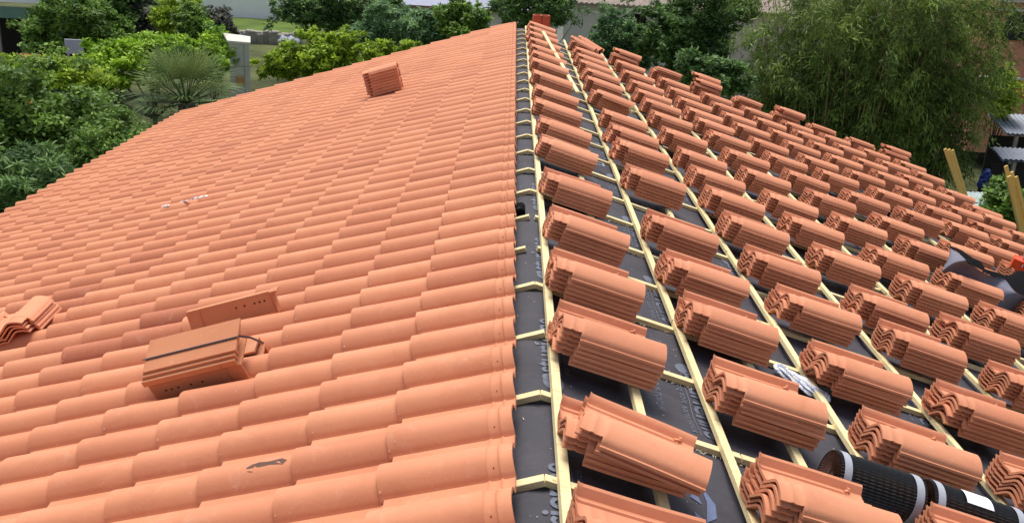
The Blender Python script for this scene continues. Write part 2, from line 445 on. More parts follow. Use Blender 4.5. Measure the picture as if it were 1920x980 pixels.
# counter battens ---------------------------------------------------
kinds = {0: 'kink', 1: 'kink', 2: 'miss', 3: 'one', 4: 'gap', 5: 'gap'}
for k in range(-6, 24):
    Y = RB + BS * k
    if Y > Y_FAR: break
    r1, r2 = random.uniform(-.006, .006), random.uniform(-.006, .006)
    lq, rq = 0.0, 0.006; dy = 0.0
    if k == 2: lq, rq, dy = -.02, .055, .075
    if k in (4, 5): lq, rq = {4: (.045, .035), 5: (.015, .03)}[k]
    a1 = slope(-1, -.0 + lq if lq > 0 else 0.0, Y + r1, -.0135); a2 = slope(-1, 6.5, Y + r1 * 2, -.0135)
    if lq < 0: a1 = a1 + np.array([.035, 0, 0])
    b = MB(); b.bar(a1, a2, .042, .027, up=slope(-1, 0, 0, 1)); o = hpart(b.build('counter_batten', M['batten'], bevel=.0015))
    segs = [(rq, 7.25)]
    if k == 1: segs = [(rq, .9), (.905, 7.25)]
    if k == 2: segs = [(rq, .62), (.64, 7.25)]
    for (u0, u1) in segs:
        yy = Y + r2 + (dy if u0 < .1 else 0)
        b = MB(); b.bar(slope(1, u0, yy, -.0135), slope(1, u1, Y + r2, -.0135), .042, .027, up=slope(1, 0, 0, 1)); hpart(b.build('counter_batten', M['batten'], bevel=.0015))
# tile battens on the right slope (every gauge)
for i in range(0, 20):
    s = .0719 + .3735 * i + random.uniform(-.004, .004)
    if s > 7.25: break
    cuts = [Y_NEAR, random.uniform(4.5, 8.5) if i != 2 else 4.9, random.uniform(10, 14.5), Y_FAR]
    for y0, y1 in zip(cuts, cuts[1:]):
        sj = s + random.uniform(-.005, .005)
        b = MB(); b.bar(slope(1, s, y0 + .003, .0138), slope(1, sj, y1 - .003, .0138), .040, .027, up=slope(1, 0, 0, 1))
        hpart(b.build('batten', M['batten'], bevel=.0015))
# walls and verge boards
b = MB()
zl, zr = -6.3 * math.sin(AL), -7.0 * math.sin(AR); xl, xr = -6.3 * math.cos(AL), 7.0 * math.cos(AR)
G0 = -4.9
for (y0, y1) in ((-1.0, 18.0),):
    P = [(xl, G0), (xr, G0), (xr, zr - .2), (0, -.22), (xl, zl - .2)]
    vv = [(x, y0, z) for x, z in P] + [(x, y1, z) for x, z in P]
    b.add(vv, [(0, 1, 2, 3, 4), (9, 8, 7, 6, 5), (0, 5, 6, 1), (1, 6, 7, 2), (2, 7, 8, 3), (3, 8, 9, 4), (4, 9, 5, 0)])
hpart(b.build('wall', M['wall']))
b = MB(); b.bar(slope(1, 7.34, Y_NEAR, -.10), slope(1, 7.34, Y_FAR, -.10), .16, .025, up=(1, 0, 0)); hpart(b.build('fascia', M['wall']))
b = MB(); b.bar(slope(-1, 6.62, Y_NEAR, -.10), slope(-1, 6.62, Y_FAR, -.10), .16, .025, up=(1, 0, 0)); hpart(b.build('fascia', M['wall']))

# printed lettering on the underlay -----------------------------------
def text_geo(body, size, shear=0.0, bold=0.0):
    c = bpy.data.curves.new('lettering', 'FONT'); c.body = body; c.size = size; c.shear = shear; c.offset = bold; c.resolution_u = 4
    o = bpy.data.objects.new('lettering', c); COL.objects.link(o)
    dg = bpy.context.evaluated_depsgraph_get(); me = bpy.data.meshes.new_from_object(o.evaluated_get(dg))
    bm = bmesh.new(); bm.from_mesh(me); bmesh.ops.triangulate(bm, faces=bm.faces)
    for _ in range(1): bmesh.ops.subdivide_edges(bm, edges=[e for e in bm.edges if e.calc_length() > .04], cuts=1)
    bmesh.ops.triangulate(bm, faces=bm.faces)
    vs_ = [tuple(q.co) for q in bm.verts]; fs = [tuple(q.index for q in f.verts) for f in bm.faces]
    bm.free(); bpy.data.objects.remove(o); bpy.data.curves.remove(c)
    return vs_, fs
def rect(x0, x1, y0, y1, n=12):
    xs = np.linspace(x0, x1, n); v = [(x, y, 0) for y in (y0, y1) for x in xs]
    return v, [(i, i + 1, n + i + 1, n + i) for i in range(n - 1)]
def ell(cx, cy, a, b_, ang0=0, ang1=360, n=28):
    v = [(cx, cy, 0)] + [(cx + a * math.cos(R(t)), cy + b_ * math.sin(R(t)), 0) for t in np.linspace(ang0, ang1, n)]
    return v, [(0, i, i + 1) for i in range(1, n)]
word_v, word_f = text_geo('asturienne', .125, 0, .0022)
wk = .66 / max(q[0] for q in word_v); word_v = [(a * wk, b_ * wk, c) for a, b_, c in word_v]
slog_v, slog_f = text_geo('pas de toit sans nous', .050, 0)
wk = .56 / max(q[0] for q in slog_v); slog_v = [(a * wk, b_, c) for a, b_, c in slog_v]
ecr_v, ecr_f = text_geo('ÉCRAN DE SOUS-TOITURE', .046, .15)
wl = max(q[0] for q in word_v)
def print_on(q0, Y0, dirY, geo, shift=(0, 0), mat='felt_print', lift=.0035, sx=1.0):
    """text runs along Y; dirY=-1 reads towards the camera with its top down the slope"""
    v, f = geo; out = []
    for (x, y, z) in v:
        x = x * sx + shift[0]; y = y + shift[1]
        Y = Y0 + dirY * x; q = q0 - dirY * y
        out.append(ridge_pt(q, Y, lift))
    if dirY < 0: pass
    me = mesh('lettering', out, f); me.materials.append(M[mat])
    o = link('lettering', me, None, felt); o.matrix_parent_inverse = Matrix.Identity(4)
    return o
def logo(q0, Y0, dirY):
    print_on(q0, Y0, dirY, ell(.0, .02, .085, .052, 20, 345), (-.01, .0), 'felt_print', .0028)
    print_on(q0, Y0, dirY, (word_v, word_f))
    print_on(q0, Y0, dirY, rect(.06, wl, -.022, -.018))
    print_on(q0, Y0, dirY, (slog_v, slog_f), (.09, -.062))
# the roll over the ridge
for Yc in (2.43, 3.79, 5.12, 6.45): logo(.095, Yc, 1)
# rows between the battens of the right slope
for (q, Ya) in ((.782, 4.37), (.782, 5.67), (.782, 6.97), (.782, 8.27), (.782, 9.57), (1.53, 6.7), (2.28, 5.4), (2.28, 7.4), (1.53, 8.8), (3.03, 6.6)):
    logo(q, Ya, -1)
    print_on(q - .195, Ya + .02, -1, (ecr_v, ecr_f))
# the angular emblem near the bottom of the photo
emb = MB()
emb.add([(0, .03, 0), (.12, .075, 0), (.22, .06, 0), (.29, .0, 0), (.20, .025, 0), (.12, .04, 0)], [(0, 5, 1), (5, 4, 1), (1, 4, 2), (4, 3, 2)])
emb.add([(.06, .0, 0), (.15, .015, 0), (.12, -.03, 0)], [(0, 1, 2)])
emb.add([(.22, -.03, 0), (.33, -.045, 0), (.34, .0, 0), (.27, .0, 0)], [(0, 1, 2), (0, 2, 3)])
print_on(.64, 3.29, -1, (emb.v, emb.f), mat='felt_print_blue')
print_on(.74, 2.99, -1, ell(.03, 0, .06, .03), mat='felt_print_blue')

# mud smear on one laid tile ------------------------------------------
def on_laid(j, k, u, v):
    s0, Y0, tl, dn = laid_pos[(j, k)]
    h = float(tile_heights(np.array(u), np.array(v), True))
    return slope(-1, s0 + u, Y0 - v, dn + h + tl * u + .0012)
def smear(j, k, u0, v0, pts):
    o = MB(); c = on_laid(j, k, u0, v0)
    ring = [on_laid(j, k, u0 + a, v0 + b_) for a, b_ in pts]
    o.add([c] + ring, [(0, i + 1, (i + 1) % len(pts) + 1) for i in range(len(pts))])
    q = hpart(o.build('mud_smear', M['mud'])); return q

# ------------------------------------------------------------------ loose tile meshes (shared)
tile_meshes = []
fv, ff, fs = build_tile('roof_tile')
for i in range(5):
    v = np.array(fv); ph = rng.uniform(0, 6.28, 4)
    v[:, 2] += .0009 * np.sin(v[:, 0] * 13 + ph[0]) + .0007 * np.sin(v[:, 1] * 17 + ph[1])
    v[:, 1] += .0012 * np.sin(v[:, 0] * 9 + ph[2])
    me = mesh('roof_tile', v, ff); me.polygons.foreach_set('use_smooth', [bool(q) for q in fs]); me.materials.append(M['tile']); me.set_sharp_from_angle(angle=R(34))
    tile_meshes.append(me)
DN, DV = .0255, -.0048
def stack(side, s_end, Y, n=6, base=.028, label='', group=None, rz=0.0, tops=0, topang=-.2, lean=(0, 0), cat='tile stack', name='tile_stack', dn=None, flipfrom=None):
    """s_end, Y: lower near corner of the topmost tile"""
    far_ = side > 0 and Y > 5.6
    dn = dn or (DN + (.0016 if far_ else 0))
    s_h = s_end - TL
    mw = frame(side, s_h + .005, Y * (1.002 if far_ else 1.005) + (-DV) * (n - 1), base, rz)
    root = empty(name, mw, label, cat, group)
    for i in range(n):
        me = tile_meshes[random.randrange(5)]
        a = random.uniform(-.009, .009); du = random.uniform(-.006, .006) + lean[0] * i; dvv = random.uniform(-.0035, .0035) + (DV + lean[1]) * i
        if random.random() < .14: a += random.uniform(-.035, .035); du += random.uniform(-.015, .018)
        z = dn * i
        if i >= n - tops:
            a += topang * (1 + .12 * (i - n + tops)); du += .02; z += .004
        q = Matrix.Translation((du, dvv, z)) @ Matrix.Rotation(a, 4, 'Z')
        link('roof_tile', me, None, root, q)
    return root
# measured near edge positions of every pile, column by column from the ridge
C0, PP = .525, .7477
colsY = {
 0: [2.26, 2.98, 3.79, 4.55, 5.40, 6.43, 7.60, 8.42, 9.35, 10.22, 11.3, 12.38, 13.2, 13.9, 14.75, 15.6, 16.44, 17.3],
 1: [2.86, 3.72, 4.57, 5.28, 6.13, 7.46, 8.52, 9.23, 10.0, 11.34, 12.31, 13.16, 13.89, 14.61, 15.46, 16.45],
 2: [2.93, 3.72, 4.48, 5.36, 6.1, 6.97, 7.76, 8.48, 9.24, 10.23, 11.24, 12.18, 12.88, 13.69, 14.66, 15.74, 16.5],
 3: [3.72, 4.50, 5.36, 6.0, 6.94, 7.79, 8.55, 9.46, 10.35, 11.35, 12.14, 12.87, 13.72, 14.6, 15.56, 16.5],
 4: [4.48, 5.28, 6.08, 6.9, 7.67, 8.63, 9.51, 10.37, 11.25, 12.1, 13.07, 13.85, 14.72, 15.61, 16.47],
 5: [6.05, 6.93, 7.78, 8.67, 9.47, 10.43, 11.4, 12.19, 13.09, 13.87, 14.77, 15.72, 16.5],
 6: [7.75, 8.50, 9.33, 10.58, 11.51, 12.4, 13.32, 14.2, 14.97, 15.75, 16.5],
 7: [9.35, 10.1, 10.88, 11.65, 12.42, 13.36, 14.19, 15.14, 15.93, 16.68],
 8: [10.3, 11.0, 11.68, 12.46, 13.41, 14.2, 15.08, 15.96, 16.7],
 9: [12.15, 12.9, 13.38, 14.25, 15.36, 16.13, 16.86]}
ORD = ['first', 'second', 'third', 'fourth', 'fifth', 'sixth', 'seventh', 'eighth', 'ninth', 'tenth', 'eleventh', 'twelfth', 'thirteenth', 'fourteenth', 'fifteenth', 'sixteenth', 'seventeenth', 'eighteenth']
for j, L in colsY.items():
    for i, Y in enumerate(L):
        n = 6
        far = Y / 18
        kw = {}
        if j == 0 and Y > 8: n = 5
        if j == 0 and 5 <= i: n = 5
        what = 'stack of nested terracotta tiles'
        if j == 0 and i == 1: n = 5; kw = dict(tops=2, topang=-.165); what = 'tile stack with two top tiles twisted askew'
        if j == 1 and abs(Y - 11.34) < .01: n = 6; kw = dict(tops=1, topang=-.2); what = 'tile stack with one top tile twisted askew'
        colname = 'nearest the ridge' if j == 0 else ('furthest from the ridge' if j == 9 else None)
        rowname = ORD[i] + ' from the near end'
        if i == 0: rowname = 'nearest the camera'
        if i == len(L) - 1: rowname = 'at the far gable'
        lab = f'{what}, {rowname}, in {"column " + colname if colname else ORD[j] + " column from the ridge"}'
        if len(lab.split()) > 16: lab = lab.replace('stack of nested terracotta tiles', 'terracotta tile stack').replace('tile stack with two top tiles twisted askew', 'tile stack with twisted top tiles').replace('tile stack with one top tile twisted askew', 'tile stack with one twisted tile')
        if len(lab.split()) > 16: lab = lab.replace('terracotta tile stack', 'tile stack')
        if len(lab.split()) > 16: lab = lab.replace(', in ', ', ').replace(', at the', ' at the')
        base = .028
        if j == 6 and abs(Y - 8.5) < .01: pass
        stack(1, C0 + PP * j + random.uniform(-.012, .012), Y, n, base + max(0, (6 - n)) * 0, lab, 'stacks of tiles set out on the battens', rz=random.uniform(-.035, .035), lean=(random.uniform(-.003, .003), random.uniform(-.0018, .0012)), **kw)

# extra pieces laid across the last stack of each column -----------------
def loose_tiles(mw, mats, label, cat='roof tile', name='loose_tile', group='spare tiles on the far stacks'):
    root = empty(name, mw, label, cat, group)
    for q in mats: link('roof_tile', tile_meshes[random.randrange(5)], None, root, q)
    return root
TOPN = .034 + 6 * .0271
flip = Matrix.Rotation(math.pi, 4, 'X')
def fl(z, a=0.0, x=0.0, y=0.0): return Matrix.Translation((x, y + .33, z + .07)) @ Matrix.Rotation(a, 4, 'Z') @ flip
spots = {1: 16.45, 2: 16.5, 3: 16.5, 4: 16.47, 5: 16.5, 6: 16.5, 7: 16.68, 8: 16.7, 9: 16.86}
for j, Y in spots.items():
    mw = frame(1, C0 + PP * j - TL, Y, TOPN + (.0 if j not in (1,) else .0))
    if j == 1: qs_ = [Matrix.Translation((-.05, .10, .02)) @ Matrix.Rotation(-.35, 4, 'Z') @ Matrix.Rotation(.12, 4, 'Y'), Matrix.Translation((.08, .30, .05)) @ Matrix.Rotation(-.55, 4, 'Z') @ Matrix.Rotation(.15, 4, 'Y')]; lab = 'pair of tiles dropped crosswise on the far stack of the second column'
    elif j == 2: qs_ = [fl(0, .02), Matrix.Translation((0, .03, .075))]; lab = 'upside down tile with another on it, on the third column far stack'
    elif j == 4: qs_ = [fl(.0, .03, -.03), Matrix.Translation((-.02, .02, .07)), Matrix.Translation((-.05, .16, .14))]; lab = 'three heaped tiles on the far stack of the fifth column'
    elif j in (3, 5): qs_ = [fl(0, .03, .02), fl(.028, .0, .04)]; lab = f'two upturned tiles resting on the far stack of the {ORD[j]} column'
    elif j == 6: qs_ = [fl(0, -.03), Matrix.Translation((.02, .0, .07)), Matrix.Translation((.03, .0, .10))]; lab = 'wavy heap of upturned tiles on the far stack of the seventh column'
    elif j in (7, 8): qs_ = [fl(0, .05)]; lab = f'single upturned tile on the far stack of the {ORD[j]} column'
    else: qs_ = [fl(0, -.04), Matrix.Translation((.0, .06, .07))]; lab = 'two tiles heaped on the far corner stack above the eave'
    loose_tiles(mw, qs_, lab, name='spare_tiles', cat='spare tiles')

# stacks lying on the finished slope -------------------------------------
def left_stack(mw, n, lab, dn=DN, cat='tile stack', lean=(0, 0)):
    root = empty('tile_stack', mw, lab, cat)
    for i in range(n):
        link('roof_tile', tile_meshes[i % 5], None, root, Matrix.Translation((random.uniform(-.006, .006) + lean[0] * i, random.uniform(-.004, .004) + lean[1] * i, dn * i)) @ Matrix.Rotation(random.uniform(-.012, .012), 4, 'Z'))
    return root
# frame(-1): local X runs down the left slope, local Y towards the camera
left_stack(frame(-1, 3.30, 5.78, .115, rz=-math.pi / 2 + .10), 4, 'low stack of four tiles lying crosswise on the laid slope at the left edge', lean=(-.012, .004))
left_stack(frame(-1, 2.12, 12.93, .13, rz=math.pi) @ Matrix.Translation((0, 0, 0)), 8, 'small dark red pile of tiles alone on the far part of the laid slope', dn=.040, lean=(.002, -.004))

# verge (L shaped) tiles ---------------------------------------------------
def lpiece(root, mw, L=.48, a=.20, b_=.155, t=.013, holes=True, name='verge_tile', jag=0):
    """angle tile: top leg along +Y (width a), side leg down -Z (depth b_) at y=0"""
    o = MB()
    P = [(0, 0), (a, 0), (a, -t), (t, -t), (t, -b_), (0, -b_)]
    vv = [(0, y, z) for y, z in P] + [(L, y, z) for y, z in P]
    F = [(0, 1, 2, 3), (0, 3, 4, 5), (9, 8, 7, 6), (11, 10, 9, 6)] + [(i, i + 6, (i + 1) % 6 + 6, (i + 1) % 6) for i in range(6)]
    o.add(vv, F)
    ob = o.build(name, M['verge'], root, mw, bevel=.0018)
    if holes:
        for x in (holes if isinstance(holes, tuple) else (.07, .10, .135, .20, .26)):
            h = MB(); cx, cz = x, -b_ * .38
            ring = [(cx + .0065 * math.cos(t_), -.0006, cz + .0065 * math.sin(t_)) for t_ in np.linspace(0, 2 * math.pi, 12, endpoint=False)]
            h.add([(cx, -.0006, cz)] + ring, [(0, (i + 1) % 12 + 1, i + 1) for i in range(12)])
            h.build('nail_hole', M['holedark'], ob)
    c = MB(); c.box((jag or .40, -.002, -b_ / 2), (.003, .004, b_ * .96)); c.build('raised_rib', M['verge'], ob)
    return ob
# bundle: local frame with X down the left slope, Y toward camera -> L side leg must face the camera (+Y local)
mw = frame(-1, 1.40, 4.30, .085, rz=.10) @ Matrix.Scale(-1, 4, (0, 1, 0)) if False else frame(-1, 1.91, 4.24, .055, rz=math.pi + .0)
# after the half turn local X runs up the slope and local Y away from the camera
bun = empty('verge_tile_bundle', mw, 'strapped bundle of brown L-shaped verge tiles lying on the laid slope', 'tile bundle')
Rx = lambda a: Matrix.Rotation(a, 4, 'X')
T = Matrix.Translation
# lower nested pieces open upward, upper nested pieces open downward
lpiece(bun, T((.0, .00, .115)) @ Rx(.34) @ T((0, 0, 0)), b_=.125, a=.20)
for i in range(3):
    lpiece(bun, T((-.01 + .006 * i, -.030 + .014 * i, .155 + .020 * i)) @ Rx(.36 + .03 * i), a=.215, b_=.035 + .0 * i, holes=False)
lpiece(bun, T((.02, .33, .03)) @ Matrix.Rotation(math.pi, 4, 'Z') @ T((-.48, 0, .04)) @ Rx(-.35), a=.16, b_=.11, holes=False)
for i in range(2):
    lpiece(bun, T((.0,   .33 + .018 * i, .09)) @ Matrix.Rotation(math.pi, 4, 'Z') @ T((-.48, 0, .02)) @ Rx(-.2), a=.12, b_=.12, holes=False)
st_ = MB()
loop_ = [(.0, -.045, .262), (.0, .07, .305), (.0, .17, .345), (.0, .37, .20), (.0, .36, .03)]
def strap_pts(x): return [(x, y, z) for _, y, z in loop_]
# long strap along the bundle
A_ = (-.010, .072, .2335); B_ = (.492, .072, .2335)
st_.bar(A_, B_, .012, .002); st_.bar(B_, (.497, .19, .17), .012, .002, up=(1, 0, 0)); st_.bar((.497, .19, .17), (.492, .34, .07), .012, .002, up=(1, 0, 0))

st_.build('strap', M['strap'], bun)
# separate angle piece behind the bundle
ang = empty('angle_verge_tile', frame(-1, 1.99, 5.10, .105, rz=math.pi + .02), 'single brown angle verge tile with a row of nail holes, leaning behind the bundle', 'verge tile')
o_ = lpiece(ang, T((0, 0, .125)) @ Rx(-.10) , a=.045, b_=.125, L=.50, holes=(.29, .34, .40, .43, .46), jag=.08)
o2 = MB(); o2.box((.52, .03, .115), (.05, .075, .012)); o2.build('return_flange', M['verge'], ang, bevel=.002)
o2 = MB(); o2.box((.505, .035, .045), (.014, .07, .13)); o2.build('end_stop', M['verge'], ang, bevel=.002)

# hollow brick at the far end of the ridge ------------------------------------
bp = at(1014, 50, 17.75); 
hb = MB(); bw, bd, bh = .27, .20, .30
t_ = .025
for (cx, cy, dx, dy) in ((0, -bd / 2, bw, t_), (0, bd / 2, bw, t_), (-bw / 2, 0, t_, bd), (bw / 2, 0, t_, bd), (-.0, 0, t_, bd)):
    hb.box((cx, cy, bh / 2), (dx, dy, bh))
br = empty('hollow_brick', T((bp.x, 17.75, bp.z - .10)) @ Matrix.Rotation(.1, 4, 'Z'), 'upright red hollow brick standing at the far end of the ridge', 'brick')
hb.build('brick_shell', M['brick'], br, bevel=.003)
c = MB(); c.box((0, -bd / 2 - t_ / 2 - .003, bh / 2), (.012, .006, bh)); c.build('front_groove', M['holedark'], br)
c = MB(); c.box((0, 0, .04), (bw - .03, bd - .03, .05)); c.build('core', M['brick'], br)

# loose batten lying over the stacks ----------------------------------------
A_ = slope(1, .262, 15.9, .24); B_ = slope(1, .62, 11.45, .12)
b = MB(); b.bar(A_, B_, .045, .03, up=(0, 0, 1)); tag(b.build('loose_batten', M['batten'], bevel=.002), 'loose pale batten leaning over the far stacks of the ridge column', 'batten')
# timber off-cut on the ridge
b = MB(); b.bar(slope(1, .05, RB + BS * 2 - .03, -.016), slope(1, .16, RB + BS * 2 + .01, -.012), .03, .012); tag(b.build('wood_offcut', M['batten']), 'short splintered wood off-cut beside the broken ridge batten', 'off-cut')

# felt vent bulge near the ridge (dark opening)
v = MB()
c0 = ridge_pt(-.075, 6.35, .0)
P = []
for a in np.linspace(0, math.pi, 9):
    row = []
    for tt in np.linspace(0, 1, 7):
        r = .055 * (1 - .0 * tt)
        row.append(ridge_pt(-.09 + r * math.cos(a), 6.18 + .30 * tt, .002) + np.array([0, 0, .075 * math.sin(a) * (1 - .55 * tt)]))
    P.append(row)
v.grid(P)
o = v.build('pipe_collar', M['blackfelt'], None, smooth=True); tag(o, 'black rubber collar with a dark opening on the ridge strip', 'vent collar')

# black pleated ridge rolls --------------------------------------------------
def roll(mw, L, rad, lab, with_paper):
    root = empty('ridge_roll', mw, lab, 'ridge roll', 'black pleated ridge rolls')
    n = 96
    def ring(r, x, ph): return [(x, (r + .0055 * (k % 2)) * math.cos(2 * math.pi * (k + ph) / n), (r + .0055 * (k % 2)) * math.sin(2 * math.pi * (k + ph) / n)) for k in range(n)]
    o = MB(); xs = np.linspace(0, L, 25); V = []
    for i, x in enumerate(xs): V += ring(rad + (.003 if i % 2 else 0), x, 0)
    o.add(V, [(i * n + k, i * n + (k + 1) % n, (i + 1) * n + (k + 1) % n, (i + 1) * n + k) for i in range(len(xs) - 1) for k in range(n)])
    o.build('outer_layer', M['black'], root)
    o = MB(); nr = 11
    for q in range(nr):
        r = rad - .004 - q * (rad - .02) / nr; V = ring(r, .002 + .0006 * q, q * .5) + ring(r - .0035, .004 + .0006 * q, q * .5 + .5) + ring(r - .0045, L - .004, q * .5)
        o.add(V, [(i * n + k, i * n + (k + 1) % n, (i + 1) * n + (k + 1) % n, (i + 1) * n + k) for i in range(2) for k in range(n)])
    V = ring(rad - .002, .012, 0); o.add(V, [tuple(range(n))]); V = ring(rad - .002, L - .012, 0); o.add(V, [tuple(range(n))])
    o.build('wound_layers', M['brownplast'], root)
    for x0, x1 in ((.012, .045), (L - .05, L - .015)):
        o = MB(); V = []
        for x in (x0, x1): V += [(x, (rad + .0085) * math.cos(2 * math.pi * k / 48), (rad + .0085) * math.sin(2 * math.pi * k / 48)) for k in range(48)]
        o.add(V, [(k, (k + 1) % 48, 48 + (k + 1) % 48, 48 + k) for k in range(48)]); o.build('band', M['band'], root, smooth=True)
    if with_paper:
        o = MB(); V = []; A = np.linspace(R(35), R(82), 9)
        for x in (.15, .27): V += [(x, (rad + .007) * math.cos(-a + math.pi / 2 + R(0)), (rad + .007) * math.sin(-a + math.pi / 2) ) for a in A]
        V = []
        for x in (.14, .26): V += [(x, -(rad + .0095) * math.cos(a), (rad + .0095) * math.sin(a)) for a in A + R(25)]
        o.add(V, [(k, k + 1, 9 + k + 1, 9 + k) for k in range(8)]); o.build('paper_label', M['paper'], root, smooth=True)
    return root
roll(frame(1, 1.20, 3.42, .112, rz=.0), .38, .098, 'black pleated ridge roll with a pale band, left of the other roll', False)
roll(frame(1, 1.62, 3.43, .112, rz=-.03), .42, .098, 'black pleated ridge roll carrying a white paper label at the lower right', True)

# crumpled printed plastic -----------------------------------------------------
def plasticmat():
    ma, t, b = newmat('printed_plastic', .35, .5)
    n = noise(t, 14, 3, .6, dist=1.5)
    c = ramp(t, n, [(.52, (.70, .73, .78)), (.57, (.14, .22, .52)), (.61, (.66, .69, .76))])
    t.links.new(c, b.inputs['Base Color']); bump(t, b, noise(t, 40, 5, .7), .9, .01); return ma
M['plastic'] = plasticmat()
def crumple(A, B, r, n=26, m_=18, seed=1, flat=.6):
    A = Vector(A); B = Vector(B); ax = (B - A); L = ax.length; ax.normalize(); u = ax.cross(Vector((0, 0, 1))).normalized(); w_ = u.cross(ax)
    rr = np.random.default_rng(seed); P = []
    for i in range(n):
        t = i / (n - 1); e = math.sqrt(max(0.02, 1 - (2 * t - 1) ** 4)); row = []
        for k in range(m_ + 1):
            a = 2 * math.pi * (k % m_) / m_
            d = r * e * (1 + .22 * math.sin(3 * a + 5 * t * 3) + .15 * math.sin(7 * a + 17 * t) + .12 * math.sin(31 * t + 2 * a))
            row.append(A + ax * L * t + u * d * math.cos(a) + w_ * d * flat * math.sin(a))
        P.append(row)
    return P
g = MB(); g.grid(crumple(slope(1, 1.38, 4.78, .01), slope(1, 1.62, 4.50, .01), .036, 60, 44)); tag(g.build('plastic_wrapper', M['plastic'], smooth=False), 'crumpled white and blue printed plastic wrapper between two tile stacks', 'plastic wrapper')
M['film'] = simple('clear_film', (.80, .80, .84), .2, .7, .1, 20)
def ray_left(px, py, n):
    d = CF + CR * (px - 960) / 1814.69 - CU * (py - 490) / 1814.69
    Nn = np.array([-math.sin(AL), 0, math.cos(AL)]); t = (n - Nn @ CAM) / (Nn @ d); return CAM + t * d
g = MB(); g.grid(crumple(ray_left(362, 373, .15), ray_left(390, 367, .15), .016, 14, 8, 3, .6)); g.grid(crumple(ray_left(336, 379, .13), ray_left(363, 374, .15), .010, 14, 8, 4, .5)); g.grid(crumple(ray_left(361, 375, .14), ray_left(362, 365, .20), .012, 10, 8, 5, .6))
tag(g.build('plastic_scrap', M['film']), 'long white strip of torn film with an upright flap lying along a laid tile', 'plastic scrap')
g = MB(); g.grid(crumple(ray_left(303, 388, .14), ray_left(318, 385, .14), .016, 12, 8, 6, .7)); tag(g.build('plastic_scrap', M['film']), 'small white scrap of torn film beside the long strip', 'plastic scrap')
# flat metal clip and curled shaving between stacks
g = MB(); c_ = frame(1, .62, 8.30, .03, rz=.1)
for (x, y, dx, dy) in ((0, .05, .16, .012), (0, -.05, .16, .012), (.075, 0, .012, .11), (-.075, 0, .012, .11)): g.box((x, y, .0), (dx, dy, .012))
tag(g.build('metal_bracket', M['band'], mw=c_), 'small white metal bracket lying on the underlay beside the ridge column', 'bracket')
g = MB(); pts = [(.03 * math.cos(a), .03 * math.sin(a), 0) for a in np.linspace(0, 2 * math.pi, 17)]
for r in (.034, .026, .018):
    g.tube([(r * math.cos(a), .0, r * math.sin(a)) for a in np.linspace(0, 2 * math.pi, 19)], .004, 5)
mwr = frame(1, 1.24, 11.1, .19); tag(g.build('tape_roll', M['batten'], mw=mwr), 'small pale roll of tape beside the twisted tile of the second column', 'tape roll')

# sawdust on the underlay ---------------------------------------------------------
ch = []
for _ in range(420):
    q = abs(random.gauss(0, 1)) * .9 - .08; q = min(max(q, -.09), 5); Y = random.uniform(2.2, 9)
    if random.random() < .5: q = random.uniform(-.1, .95)
    p = ridge_pt(q, Y, .003); sz = random.uniform(.0007, .0022); a = random.uniform(0, 6.28)
    l = sz * random.uniform(1, 3)
    ch.append([p + np.array([math.cos(a) * l, math.sin(a) * l, .001]), p + np.array([-math.sin(a) * sz, math.cos(a) * sz, .002]), p - np.array([math.cos(a) * l, math.sin(a) * l, -.001]), p + np.array([math.sin(a) * sz, -math.cos(a) * sz, .002])])
for k in range(-1, 8):                       # shavings along the near sides of the counter battens
    for _ in range(60):
        Y = RB + BS * k - .023 - abs(random.gauss(0, .006)); q = random.uniform(.55, .85) if random.random() < .6 else random.uniform(.1, 2)
        p = ridge_pt(q, Y, .003); a = random.uniform(0, 6.28); l = random.uniform(.004, .012); sz = .0016
        ch.append([p + np.array([math.cos(a) * l, math.sin(a) * l, .002]), p + np.array([-math.sin(a) * sz, math.cos(a) * sz, .005]), p - np.array([math.cos(a) * l, math.sin(a) * l, -.002]), p + np.array([math.sin(a) * sz, -math.cos(a) * sz, .001])])
tag(link('sawdust', quads_mesh('sawdust', np.array(ch)), M['chip']), 'pale sawdust and wood chips scattered over the grey underlay', 'sawdust', kind='stuff')

# crumpled membrane on the right ----------------------------------------------------
def lerp(a, b, t): return np.array(a) * (1 - t) + np.array(b) * t
def ray_n(px, py, n):
    d = CF + CR * (px - 960) / 1814.69 - CU * (py - 490) / 1814.69
    Nn = np.array([math.sin(AR), 0, math.cos(AR)]); t = (n - Nn @ CAM) / (Nn @ d); Q = CAM + t * d
    return Q
#            fold line                 front hem                  back hem
key = [((1780, 464), .34, (1778, 492), .20, (1782, 466), .33),
       ((1795, 470), .36, (1765, 512), .16, (1812, 476), .33),
       ((1812, 492), .36, (1750, 520), .10, (1838, 490), .32),
       ((1835, 503), .33, (1760, 528), .08, (1850, 508), .30),
       ((1858, 517), .30, (1800, 545), .06, (1868, 512), .27),
       ((1885, 526), .28, (1838, 568), .05, (1890, 515), .25),
       ((1905, 545), .26, (1870, 580), .05, (1915, 508), .27),
       ((1930, 560), .24, (1905, 588), .05, (1945, 512), .27),
       ((1975, 575), .22, (1950, 600), .05, (1990, 530), .25)]
Pk = np.array([[ray_n(*h[2], h[3]), ray_n(*h[0], h[1]), ray_n(*h[4], h[5])] for h in key])
nn_ = 36; idx = np.linspace(0, len(key) - 1, nn_); Pi = np.stack([[np.interp(idx, range(len(key)), Pk[:, r, c]) for c in range(3)] for r in range(3)], 0).transpose(2, 0, 1)
front, back = [], []
